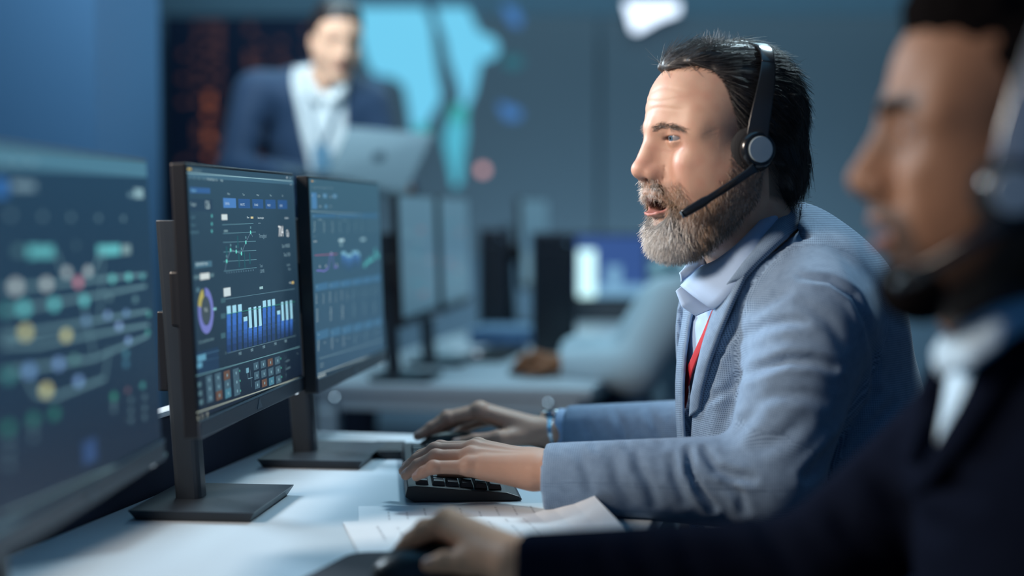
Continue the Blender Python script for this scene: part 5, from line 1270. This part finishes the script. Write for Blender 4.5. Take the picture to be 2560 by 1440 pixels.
def njack(p):
    d = njack_full(p); x, y, z = p
    s = (x - f32(NC[0])) * f32(ntl[0]) + (y - f32(NC[1])) * f32(ntl[1]); fw = (x - f32(NC[0])) * f32(ntf[0]) + (y - f32(NC[1])) * f32(ntf[1]); zz = np.broadcast_to(z, np.broadcast(x, y, z).shape)
    sn = np.interp(zz, nz, ns).astype(f32); sf = np.interp(zz, [nz[0] - .02, nz[0], nz[-1]], [.0, -.035, -.07]).astype(f32)
    d = smax(d, -np.maximum(np.maximum(np.maximum(sf - s, s - sn), f32(.02) - fw), f32(nz[0] - .015) - z), .006)
    d = np.maximum(d, -con(p, n0 - (n1 - n0) * .6, n0 * .3 + n1 * .7, .080, .078))
    ax = (nWR - nER) / np.linalg.norm(nWR - nER); al = (x - f32(nWR[0])) * f32(ax[0]) + (y - f32(nWR[1])) * f32(ax[1]) + (z - f32(nWR[2])) * f32(ax[2])
    d = np.maximum(d, np.where(con(p, nWR - ax * .06, nWR + ax * .05, .075, .075) < 0, al, f32(-1)))
    d = np.maximum(d, -con(p, nWR - ax * .045, nWR + ax * .03, .029, .029))
    return np.maximum(d, f32(.56) - z)
lo2, hi2 = (-.02, .88, .50), (.78, 1.80, 1.10)
V, F = surface_nets(njack, lo2, hi2, .0062); V = relax(V, F, 1, .4); N = normals(V, F)
V = fold(V, N, [([(1580, 1320), (1600, 1380), (1640, 1440)], 22, .006), ([(1480, 1340), (1500, 1400), (1530, 1440)], 20, .004), ([(1900, 1300), (1940, 1360), (1990, 1430)], 26, .006), ([(2080, 1260), (2120, 1330), (2200, 1400)], 26, .006), ([(2180, 1180), (2240, 1260), (2340, 1330)], 28, .007), ([(2260, 1100), (2330, 1180), (2430, 1240)], 28, .006), ([(1700, 1330), (1720, 1390), (1750, 1440)], 22, .004)])
M_navy = mat('navy_suit_cloth', (.0055, .0075, .0150), .9, spec=0, noise=.12, nscale=60)
NJ = mesh_obj('jacket', V, F, M_navy, NM)
def nshirt(p): return np.maximum(np.maximum(ntorso(p, -.002), f32(.58) - p[2]), -con(p, n0 - (n1 - n0) * .6, n0 * .4 + n1 * .6, .062, .064))
M_white = mat('white_shirt', (.48, .64, .76), .8)
V, F = surface_nets(nshirt, lo2, hi2, .009); NS = mesh_obj('shirt', V, F, M_white, NM)
def under2(p):
    d = smin(ntorso(p, -.018), arm_field(p, nSR, nER, NH['forearm'], (.046, .030, .022)), .02)
    return smin(smin(d, arm_field(p, nSL, nEL, nWL, (.046, .030, .026)), .02), con(p, n0, n1, .05, .06), .03)
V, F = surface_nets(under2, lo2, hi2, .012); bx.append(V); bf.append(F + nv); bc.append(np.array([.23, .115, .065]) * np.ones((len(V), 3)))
M_skinb = mat('skin_brown', (.3, .15, .08), .55, noise=.08, nscale=55, bump=.15, bscale=900, attr='tint', spec=.2)
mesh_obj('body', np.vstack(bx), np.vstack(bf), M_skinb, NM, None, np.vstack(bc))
M_irisb = mat('iris_brown', (.05, .025, .015), .15)
for s in (1, -1): eyeball(NM, NF, s, (1, 0, -.8), M_irisb)
def nhair(p):
    x, y, z = p; ay = np.abs(y); q = (x, ay, z)
    d = ell(p, (-.014, 0, .058), (.101, .079, .089)); d = smin(d, ell(p, (.030, 0, .112), (.062, .060, .044)), .02)
    d = smin(d, ell(p, (-.070, 0, .0), (.036, .060, .045)), .03); d = smin(d, ell(q, (.012, .070, .022), (.012, .008, .030)), .01)
    zl = np.interp(np.broadcast_to(x, np.broadcast(x, y, z).shape), [-.13, -.085, -.045, -.03, -.012, .010, .026, .034, .044, .060, .075, .085, .1], [-.045, -.045, -.035, .02, .02, -.012, -.010, .030, .066, .082, .084, .084, .082]).astype(f32)
    e = z - zl; d = d + f32(.008) * np.exp(-np.maximum(e, 0) / f32(.010)) + f32(.002) * np.sin(f32(160) * x) * np.sin(f32(170) * y) * np.sin(f32(150) * z)
    return np.maximum(d, -e * f32(.8))
M_bhair = mat('black_hair', (.007, .006, .006), .9, spec=.0)
V, F = surface_nets(nhair, (-.135, -.10, -.07), (.115, .10, .17), .003); mesh_obj('hair', to_w(NF, V), F, M_bhair, NM)
def nbeard(p):
    q = (p[0], np.abs(p[1]), p[2]); d = smin(ell(p, (.066, 0, -.093), (.031, .036, .0265)), con(q, (.062, .028, -.090), (.006, .058, -.048), .022, .016), .02)
    return smin(d, con(q, (.098, .004, -.036), (.080, .028, -.050), .005, .004), .004)
V, F = surface_nets(nbeard, (-.02, -.08, -.13), (.12, .08, -.02), .003); mesh_obj('beard', to_w(NF, V), F, M_bhair, NM)
for s in (1, -1):
    MB().tube(to_w(NF, [(.1035, .012 * s, .0385), (.1000, .022 * s, .0425), (.0910, .036 * s, .0430), (.0770, .050 * s, .0390)]), [.0022, .0040, .0038, .0018], 10).build('eyebrow', M_bhair, NM, smooth=True)
# collar of the shirt and lapel of the jacket
cA = [P(2560, 690, 1.22), P(2480, 745, 1.195), P(2410, 800, 1.20), P(2352, 850, 1.225)]; cB = [P(2600, 800, 1.175), P(2505, 850, 1.150), P(2425, 910, 1.155), P(2345, 935, 1.195)]
cloth_strip('collar', cA, cB, .004, NS, M_white, bulge=.006)
cloth_strip('collar', [P(2352, 850, 1.240), P(2350, 842, 1.27)], [P(2344, 915, 1.235), P(2335, 900, 1.275)], .004, NS, M_white, bulge=.002)
lo_ = [on(ntor, 2560, 880, .010), on(ntor, 2520, 990, .012), on(ntor, 2440, 1110, .012), on(ntor, 2350, 1210, .008), on(ntor, 2300, 1245, .004)]
li_ = [on(ntor, 2500, 800, .009), on(ntor, 2474, 890, .009), on(ntor, 2428, 1005, .009), on(ntor, 2356, 1125, .008), on(ntor, 2298, 1198, .004)]
cloth_strip('lapel', lo_, li_, .006, NJ, M_navy)
fo = [P(2432, 905, 1.330), P(2395, 985, 1.330), P(2330, 1060, 1.325), P(2290, 1140, 1.310)]; fi = [P(2400, 930, 1.300), P(2360, 1010, 1.290), P(2310, 1080, 1.290), P(2285, 1160, 1.285)]
cloth_strip('lapel', fo, fi, .006, NJ, M_navy)
hp = [np.array([.54, 1.17, .52]), np.array([.54, 1.35, .52])]
def ntrou(p):
    d = con(p, (.55, 1.26, .58), (.55, 1.26, .55), .15, .15)
    for h_, dy in zip(hp, (-.04, .04)):
        k_ = h_ + [-.40, dy, 0]; a_ = k_ + [.03, 0, -.42]; d = smin(d, smin(con(p, h_, k_, .085, .065), con(p, k_, a_, .064, .05), .03), .03)
    return np.maximum(d, f32(.05) - p[2])
V, F = surface_nets(ntrou, (-.02, .95, .0), (.75, 1.58, .76), .014); mesh_obj('trousers', V, F, M_trou, NM)
headset(NF, 'black and silver headset worn by the man in navy at the near right', pad=(.012, .092, -.018), tip=(.084, .066, -.088), ztop=.150, xtop=-.022, slider=mat('headset_silver', (.45, .48, .50), .25, metal=.7))
chair(.55, 1.26, 0, 'office chair under the man in navy, mostly outside the picture', .37)
# ---------------------------------------------------------------- second desk: monitors, seated man, clutter
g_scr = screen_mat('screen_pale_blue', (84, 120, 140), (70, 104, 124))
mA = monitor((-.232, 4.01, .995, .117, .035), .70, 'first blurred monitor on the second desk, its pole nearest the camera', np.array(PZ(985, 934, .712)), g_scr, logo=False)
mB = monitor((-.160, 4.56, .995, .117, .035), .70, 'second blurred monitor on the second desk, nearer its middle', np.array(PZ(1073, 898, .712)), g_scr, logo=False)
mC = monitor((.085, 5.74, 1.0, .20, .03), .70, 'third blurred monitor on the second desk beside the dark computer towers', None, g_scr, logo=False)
for m, seed in ((mA, 3), (mB, 4)):
    u = UI(m); r4 = random.Random(seed)
    for k in range(10):
        a_, b_ = r4.uniform(-.2, .1), r4.uniform(-.1, .1); o = u.off(); u.b.add([u.at(a_, b_, o), u.at(a_, b_ - .008, o), u.at(a_ + .09, b_ - .008, o), u.at(a_ + .09, b_, o)], [(0, 1, 2, 3)], u.mi(((96, 134, 150), (60, 120, 140), (120, 110, 125))[k % 3]))
    u.done()
def tower(px0, px1, py0, py1, Y, label, d=.30):
    a = PZ(px0, py1, .701); a = P(px0, py1, Y); b = P(px1, py0, Y); w_, h_ = b[0] - a[0], b[2] - .7005
    r = empty('computer_tower', ((a[0] + b[0]) / 2, Y + d / 2, .7005), (0, 0, 0), label, 'computer'); c = np.array([(a[0] + b[0]) / 2, Y + d / 2, .7005 + h_ / 2])
    mc_ = mat('tower_navy', (.010, .016, .034), .45)
    MB().box(c, (w_, d, h_)).build('case', mc_, r, .004); MB().box(c + [0, -d / 2 - .002, 0], (w_ - .012, .006, h_ - .016)).build('front_panel', M_gloss, r, .002)
    MB().box(c + [0, -d / 2 - .006, h_ * .36], (w_ * .6, .004, .004)).build('vent_slot', M_std, r); MB().lathe([(0, 0), (.006, 0), (.006, .003), (0, .004)], c + [w_ * .3, -d / 2 - .005, h_ * .42], (0, -1, 0), 14).build('power_button', M_chr, r)
tower(1197, 1268, 572, 880, 5.30, 'slim dark blue computer tower on the second desk, next to a pale screen')
tower(1332, 1440, 582, 880, 4.60, 'wide black computer tower on the second desk near the seated man')
r = empty('keyboard', P(1160, 870, 4.6), (0, 0, 0), 'blurred dark keyboard lying on the second desk', 'keyboard'); c = PZ(1240, 884, .7083)
MB().box(c, (.11, .36, .016), RD).build('body', M_kbody, r, .003); MB().box(c + [.0, 0, .010], (.09, .34, .005), RD).build('keys', M_key, r, .002); MB().box(c + [-.05, -.14, .012], (.012, .02, .004), RD).build('highlight_chip', mat('lamp_white', (1, 1, 1)), r)  # small glowing chip stands in for a highlight on the dark keyboard
c = PZ(1272, 838, .7225); r = empty('folder_box', c - [0, 0, .0222], (0, 0, 0), 'blue flat file box lying far back on the second desk', 'box')
MB().box(c, (.20, .25, .042), RD).build('tray', mat('file_blue', (.08, .17, .32), .6), r, .004); MB().box(c + [0, 0, .024], (.205, .255, .006), RD).build('lid', mat('file_lid', (.16, .28, .42), .6), r, .002)
for k, (px, py, an) in enumerate(((1250, 872, .3), (1420, 890, .1))):
    q = PZ(px, py, .7003); sheet(q, an, .7004, ('white paper sheet behind the dark hand on the second desk', 'white paper sheet under the pale sleeve on the second desk')[k], 0, seed=20 + k)
# far rack with a lit screen on it
c0 = P(1440, 750, 6.0); c1_ = P(1616, 750, 6.0); cx = (c0[0] + c1_[0]) / 2; zt = c0[2]
r = empty('equipment_rack', (cx, 6.2, 0), (0, 0, 0), 'dark equipment rack with shelves under the lit far screen', 'rack')
MB().box((cx, 6.2, zt / 2), (.34, .40, zt)).build('frame', mat('rack_dark', (.015, .02, .03), .6), r, .004)
for k in range(4): MB().box((cx, 5.992, zt - .05 - .075 * k), (.30, .02, .045)).build('drawer', mat('rack_grey', (.05, .06, .075), .5), r, .004)
r = empty('monitor', (cx, 6.16, zt), (0, 0, 0), 'far lit screen with a white patch, standing on the dark rack', 'monitor')
a, b = P(1440, 748, 6.05), P(1616, 604, 6.05); w_, h_ = b[0] - a[0], b[2] - a[2] ; cc_ = np.array([(a[0] + b[0]) / 2, 6.06, (a[2] + b[2]) / 2 + .02])
MB().box(cc_ + [0, .016, 0], (w_ + .02, .03, h_ + .02)).build('housing', M_blk, r, .003); sc_ = MB().box(cc_, (w_, .004, h_)).build('screen', mat('screen_deep_blue', (.01, .01, .02), .4, emit=rgb(48, 80, 140)), r)
MB().box(cc_ + [0, .05, -h_ / 2 + .01], (.05, .02, .06)).build('pole', M_blk, r); MB().box((cx, 6.12, zt + .006), (.16, .12, .012)).build('foot', M_blk, r, .002)
q = MB(); g = lambda x0, y0, x1, y1, m, o: q.box((P(x0, y0, 6.05) + P(x1, y1, 6.05)) / 2 + [0, -.001 - o, 0], (abs(P(x1, y1, 6.05)[0] - P(x0, y0, 6.05)[0]), .001, abs(P(x1, y1, 6.05)[2] - P(x0, y0, 6.05)[2])), None, m)
g(1446, 625, 1488, 742, 0, .001); g(1446, 712, 1612, 742, 1, .0005); g(1518, 665, 1552, 718, 1, .0008)
q.build('screen_graphics', [mat('glow_whitecyan', (0, 0, 0), .5, emit=rgb(200, 245, 250), estr=1.5), mat('glow_paleblue', (0, 0, 0), .5, emit=rgb(120, 170, 205))], sc_)

# seated man in a pale shirt, mostly hidden by the bearded man
BM_ = empty('person', (.50, 4.05, 0), (0, 0, 0), 'person in a pale shirt at the second desk, dark hand on a mouse, half hidden', 'person')
BF = frame(P(1800, 560, 4.05), math.radians(25), math.radians(18)); b0, b1 = P(1815, 665, 4.08), P(1825, 735, 4.1)
V, F = surface_nets(head_field(dict(neck=(to_l(BF, b0), to_l(BF, b1)), neck_r=(.052, .058, .066), open=.2, nose=1.15, lid=.6)), (-.135, -.095, -.20), (.135, .10, .15), .004)
bx, bf, nv = [to_w(BF, V)], [F], len(V)
BH = dict(forearm=P(1480, 918, 3.99), wrist=P(1412, 912, 3.99), fingers=[[P(1340, 892, 3.965), P(1312, 897, 3.96), P(1298, 908, 3.96), P(1290, 918, 3.96)], [P(1340, 890, 3.99), P(1310, 895, 3.99), P(1296, 908, 3.99), P(1287, 918, 3.99)], [P(1345, 893, 4.01), P(1318, 899, 4.01), P(1304, 910, 4.01), P(1294, 919, 4.01)], [P(1352, 897, 4.03), P(1330, 904, 4.035), P(1318, 913, 4.035), P(1308, 920, 4.035)]], thumb=[P(1392, 918, 3.965), P(1355, 922, 3.945), P(1330, 924, 3.94), P(1312, 926, 3.94)])
v, f, nl = hand(BH, 1.05, h=.004); bx.append(v); bf.append(f + nv); nv += len(v)
bS, bE, bW = P(1690, 765, 3.93), P(1590, 925, 3.86), P(1428, 914, 3.99)
bS2, bE2, bW2 = P(1660, 765, 4.25), P(1560, 900, 4.3), P(1440, 880, 4.28)
def btorso(p, o=0.):
    R = np.stack([[-.95, -.2, .22], [.2, -.98, 0], [.22, .05, .97]], 1)
    d = smin(ell(p, (.475, 4.10, .80), (.13 + o, .20 + o, .22 + o), R), con(p, (.54, 4.1, .60), (.54, 4.1, .52), .15 + o, .15 + o), .06)
    return smin(d, con(p, bS * .9 + bS2 * .1 + [.03, 0, 0], bS2 * .9 + bS * .1 + [.03, 0, 0], .07 + o, .07 + o), .05)
def bshirt(p):
    d = smin(btorso(p), arm_field(p, bS, bE, bW, (.075, .062, .045)), .03); d = smin(d, arm_field(p, bS2, bE2, bW2, (.075, .06, .045)), .03)
    return np.maximum(d, -con(p, b0, b0 * .7 + b1 * .3, .048, .046))
V, F = surface_nets(bshirt, (-.02, 3.72, .45), (.82, 4.46, 1.10), .009); mesh_obj('shirt', V, F, mat('mist_shirt', (.42, .55, .62), .85), BM_)
bh = lambda p: smin(btorso(p, -.02), con(p, b0, b1, .05, .06), .03)
V, F = surface_nets(bh, (.2, 3.72, .40), (.82, 4.46, 1.10), .014); bx.append(V); bf.append(F + nv); nv += len(V)
v_ = np.vstack(bx); mesh_obj('body', v_, np.vstack(bf), M_skin, BM_, None, np.array([.26, .105, .045]) * np.ones((len(v_), 3)))
V, F = surface_nets(nhair, (-.135, -.10, -.07), (.115, .10, .17), .005); mesh_obj('hair', to_w(BF, V), F, M_bhair, BM_)
cloth_strip('collar', [P(1625, 664, 4.0), P(1660, 652, 3.98), P(1700, 660, 4.0)], [P(1622, 688, 4.0), P(1662, 692, 3.97), P(1702, 692, 3.99)], .006, BM_, mat('teal_collar', (.30, .52, .58), .7), bulge=.01)
def btr(p):
    d = con(p, (.55, 4.1, .58), (.55, 4.1, .52), .15, .15)
    for yy in (4.0, 4.2): d = smin(d, smin(con(p, (.52, yy, .53), (.20, yy, .54), .09, .07), con(p, (.20, yy, .54), (.24, yy, .06), .066, .05), .03), .03)
    return np.maximum(d, f32(.03) - p[2])
V, F = surface_nets(btr, (.08, 3.82, .0), (.75, 4.40, .76), .014); mesh_obj('trousers', V, F, mat('blue_trousers', (.025, .05, .10), .9), BM_)
mq = PZ(1305, 938, .7004); mouse((mq[0] + .02, mq[1] + .02, .7004), (-.98, .0), 'dark mouse under the hand of the person in the pale shirt')
chair(.56, 4.1, .05, 'office chair of the person in the pale shirt at the second desk', .38)

# ---------------------------------------------------------------- standing woman with a laptop
WM = empty('person', (-.56, 4.80, 0), (0, 0, 0), 'woman in a navy blazer and white blouse standing with an open laptop', 'person')
WF = frame(P(838, 112, 4.76), math.radians(112), math.radians(16), math.radians(-4)); WF = (WF[0], WF[1] * .90)
w0, w1 = P(800, 215, 4.80), P(795, 262, 4.82)
V, F = surface_nets(head_field(dict(neck=(to_l(WF, w0), to_l(WF, w1)), neck_r=(.046, .046, .054), open=.0, nose=.80, jaw=.84, lid=.6)), (-.135, -.095, -.23), (.135, .10, .15), .0032); V = relax(V, F, 1)
x, y, z = V.T; ay = np.abs(y); col = np.array([.70, .42, .29]) * np.ones((len(V), 3)); lipd = ((x - .094) / .024) ** 2 + (y / .024) ** 2 + ((z + .050) / .011) ** 2
mixc((.35, .10, .10), np.clip((1 - lipd) * 4, 0, 1)); mixc((.06, .04, .035), .9 * np.exp(-((z - .044) / .0026) ** 2) * (ay > .012) * (ay < .052) * (x > .06)); mixc((.05, .03, .03), .95 * np.exp(-(((ay - .033) / .017) ** 2 + ((z - .027) / .007) ** 2)) * (x > .06))
bx, bf, bc, nv = [to_w(WF, V)], [F], [col], len(V)
wSR, wER, wWR = P(640, 232, 4.78), P(590, 425, 4.72), P(800, 455, 4.52)
wSL, wEL, wWL = P(925, 262, 4.86), P(965, 440, 4.82), P(1010, 470, 4.62)
WR_ = dict(forearm=P(770, 460, 4.55), wrist=P(830, 452, 4.50), fingers=[[P(880, 442, 4.42 + .02 * k), P(905, 436, 4.41 + .02 * k), P(918, 438, 4.40 + .02 * k), P(926, 442, 4.40 + .02 * k)] for k in range(4)], thumb=[P(845, 446, 4.48), P(875, 436, 4.45), P(895, 432, 4.44), P(908, 430, 4.44)])
WL_ = dict(forearm=P(1018, 470, 4.64), wrist=P(1012, 478, 4.56), fingers=[[P(1004, 478 + 3 * k, 4.50 + .012 * k), P(1000, 474 + 4 * k, 4.455 + .008 * k), P(992, 474 + 4 * k, 4.43 + .006 * k), P(984, 476 + 4 * k, 4.42 + .006 * k)] for k in range(4)], thumb=[P(1008, 470, 4.54), P(1000, 462, 4.50), P(990, 458, 4.47), P(980, 458, 4.45)])
for J in (WR_, WL_):
    v, f, nl = hand(J, .88, h=.004); bx.append(v); bf.append(f + nv); bc.append(np.array([.48, .28, .21]) * np.ones((len(v), 3))); nv += len(v)
wx, wz = P(795, 330, 4.84)[0], P(795, 330, 4.84)[2]
def wtorso(p, o=0.):
    d = smin(ell(p, (wx, 4.85, wz), (.165 + o, .105 + o, .20 + o)), ell(p, (wx + .01, 4.85, wz - .24), (.140 + o, .10 + o, .20 + o)), .06)
    d = smin(d, con(p, wSR * .88 + wSL * .12, wSL * .88 + wSR * .12, .055 + o, .055 + o), .06)
    return smin(d, ell(p, (wx + .02, 4.86, wz - .46), (.175 + o, .12 + o, .16 + o)), .06)
def wopen(p):
    x, y, z = p; zz = np.broadcast_to(z, np.broadcast(x, y, z).shape); k = [P(800, 450, 4.75)[2], P(800, 330, 4.75)[2], P(800, 190, 4.75)[2]]
    l_ = np.interp(zz, k, [P(782, 450, 4.75)[0], P(756, 330, 4.75)[0], P(728, 190, 4.75)[0]]).astype(f32); r_ = np.interp(zz, k, [P(862, 450, 4.75)[0], P(862, 330, 4.75)[0], P(866, 190, 4.75)[0]]).astype(f32)
    return np.maximum(np.maximum(l_ - x, x - r_), y - f32(4.83))
def wjack(p):
    d = smin(wtorso(p, .012), arm_field(p, wSR, wER, wWR, (.066, .052, .040)), .03); d = smin(d, arm_field(p, wSL, wEL, wWL, (.066, .052, .040)), .03)
    d = np.maximum(d, -wopen(p)); d = np.maximum(d, -con(p, w0, w1, .062, .066)); return np.maximum(d, f32(.80) - p[2])
V, F = surface_nets(wjack, (-.95, 4.40, .75), (-.20, 5.05, 1.58), .009); N = normals(V, F)
V = fold(V, N, [([(640, 300), (680, 330), (690, 420)], 14, .006), ([(620, 400), (660, 380), (690, 390)], 12, .005), ([(690, 260), (700, 330)], 12, .004)])
mesh_obj('blazer', V, F, mat('blazer_blue', (.004, .027, .072), .75, sheen=.1), WM)
WS = None
V, F = surface_nets(lambda p: np.maximum(np.maximum(wtorso(p, .004), f32(.82) - p[2]), -con(p, w0, w1, .050, .058)), (-.95, 4.65, .78), (-.20, 5.05, 1.58), .010); WS = mesh_obj('blouse', V, F, mat('blouse_white', (.62, .68, .70), .8), WM)
for s_, pts_ in ((1, ([(735, 165), (740, 200), (765, 235), (786, 262)], [(775, 178), (785, 205), (800, 228), (805, 240)])), (-1, ([(862, 205), (866, 225), (850, 248), (826, 262)], [(842, 210), (838, 224), (828, 236), (818, 244)]))):
    cloth_strip('collar', [P(*q, 4.725) for q in pts_[0]], [P(*q, 4.735) for q in pts_[1]], .006, WS, mat('blouse_white', (1, 1, 1)), bulge=.01)
V, F = surface_nets(lambda p: smin(wtorso(p, -.02), con(p, w0, w1, .044, .05), .03), (-.9, 4.65, .78), (-.25, 5.05, 1.58), .014); bx.append(V); bf.append(F + nv); bc.append(np.array([.5, .32, .25]) * np.ones((len(V), 3)))
mesh_obj('body', np.vstack(bx), np.vstack(bf), M_skin, WM, None, np.vstack(bc))
def whair(p):
    x, y, z = p; q = (x, np.abs(y), z); d = smin(ell(p, (-.018, 0, .060), (.102, .086, .094)), ell(p, (.02, 0, .10), (.065, .066, .048)), .02); d = smin(d, ell(p, (-.075, 0, -.0), (.04, .058, .05)), .02); d = smin(d, ell(p, (-.125, 0, .03), (.040, .042, .038)), .012)
    zl = np.interp(np.broadcast_to(x, np.broadcast(x, y, z).shape), [-.17, -.085, -.03, 0, .02, .045, .065, .08, .1], [-.06, -.055, -.04, -.02, .030, .066, .078, .082, .082]).astype(f32); return np.maximum(d, (zl - z) * f32(.8))
V, F = surface_nets(whair, (-.18, -.10, -.08), (.11, .10, .17), .005); mesh_obj('hair', to_w(WF, V), F, mat('dark_hair', (.012, .009, .010), .45), WM)
def wtr(p):
    d = ell(p, (wx + .02, 4.86, .92), (.165, .12, .14))
    for s in (-1, 1): d = smin(d, con(p, (wx + .02 + .085 * s, 4.86, .88), (wx + .02 + .09 * s, 4.88, .08), .085, .048), .03)
    return np.maximum(d, f32(.05) - p[2])
V, F = surface_nets(wtr, (wx - .25, 4.7, .0), (wx + .28, 5.02, 1.1), .014); mesh_obj('trousers', V, F, M_trou, WM)
for s in (-1, 1):
    g_ = np.array([wx + .02 + .09 * s, 4.84, .035]); V, F = surface_nets(lambda p: np.maximum(ell(p, g_, (.04, .115, .045)), f32(.002) - p[2]), g_ - .13, g_ + .13, .01); mesh_obj('shoe', V, F, M_shoe, WM)
r = empty('lanyard', P(800, 300, 4.73), (0, 0, 0), 'thin grey lanyard with a badge on the blouse of the standing woman', 'lanyard')
M_lan = mat('lanyard_grey', (.10, .16, .22), .7)
yy = lambda z_: 4.85 - .105 * math.sqrt(max(.05, 1 - ((z_ - wz) / .22) ** 2)) - .012
for xs in ((762, 780, 803), (846, 830, 806)):
    ps = [P(x_, y_, 4.74) for x_, y_ in zip(xs, (235, 300, 372))]; ps = [np.array([q[0], min(q[1], yy(q[2])), q[2]]) for q in ps]; cloth_strip('ribbon', [q + [-.005, 0, 0] for q in ps], [q + [.005, 0, 0] for q in ps], .002, r, M_lan, bulge=.0005)
q = P(805, 395, 4.74); MB().box((q[0], 4.728, q[2]), (.05, .004, .075)).build('badge', mat('badge_card', (.10, .22, .32), .4), r, .002)
# laptop: lid seen from behind, base towards the woman
hA, hB = P(818, 436, 4.40), P(1015, 484, 4.36); tA, tB = P(872, 318, 4.42), P(1086, 336, 4.38)
r = empty('laptop', (hA + hB) / 2, (0, 0, 0), 'open silver laptop held by the standing woman', 'laptop')
M_alu = mat('aluminium', (.20, .28, .32), .4, metal=.3); nl_ = np.cross(hB - hA, tA - hA); nl_ /= np.linalg.norm(nl_); nl_ *= -np.sign(nl_[1])
M2_ = MB().strip([hA, tA], [hB, tB], -.006, nl_).build('lid', M_alu, r, .002)
lc = (hA + hB + tA + tB) / 4 + nl_ * .0085; ex_ = (hB - hA) / np.linalg.norm(hB - hA); ey_ = (tA - hA) / np.linalg.norm(tA - hA)
def disc_pts(c_, rx, ry, n=18): return [c_ + ex_ * rx * math.cos(2 * math.pi * k / n) + ey_ * ry * math.sin(2 * math.pi * k / n) for k in range(n)]
lg = MB(); lg.prism(disc_pts(lc - ex_ * .005, .011, .013), nl_ * .0006); lg.prism(disc_pts(lc + ex_ * .006 + nl_ * .0001, .011, .013), nl_ * .0006); lg.prism(disc_pts(lc + ex_ * .004 + ey_ * .017, .003, .005), nl_ * .0006)
lg.build('logo', mat('logo_dark', (.05, .09, .12), .3, .4), r)
dA, dB = P(690, 412, 4.58), P(905, 452, 4.60)
M3 = MB().strip([hA, dA], [hB, dB], .014, np.array([0, 0, 1.])).build('base', M_alu, r, .002)
MB().strip([hA * .75 + dA * .25 + (hB - hA) * .08 + [0, 0, .001], hA * .4 + dA * .6 + (hB - hA) * .08 + [0, 0, .001]], [hB * .75 + dB * .25 - (hB - hA) * .08 + [0, 0, .001], hB * .4 + dB * .6 - (hB - hA) * .08 + [0, 0, .001]], .001, np.array([0, 0, 1.])).build('keys', M_key, r)
nb = nl_ * -.0004
MB().strip([hA * .95 + tA * .05 + (hB - hA) * .03 + nb, hA * .06 + tA * .94 + (hB - hA) * .03 + nb], [hB * .95 + tB * .05 - (hB - hA) * .03 + nb, hB * .06 + tB * .94 - (hB - hA) * .03 + nb], .0006, nl_).build('screen', mat('laptop_screen', (.01, .01, .01), .3, emit=rgb(150, 190, 210)), r)
# ---------------------------------------------------------------- repeats share a group
GROUPS = {'monitor': 'computer monitors of the control room', 'desk': 'white desks', 'office_chair': 'office chairs', 'keyboard': 'keyboards', 'mouse': 'computer mice', 'paper_sheet': 'loose paper sheets',
          'computer_tower': 'computer towers on the second desk', 'headset': 'call headsets', 'lanyard': 'lanyards', 'person': 'people working in the room'}
for o in COL.objects:
    if o.parent is None and 'label' in o and o.name.split('.')[0] in GROUPS: o['group'] = GROUPS[o.name.split('.')[0]]
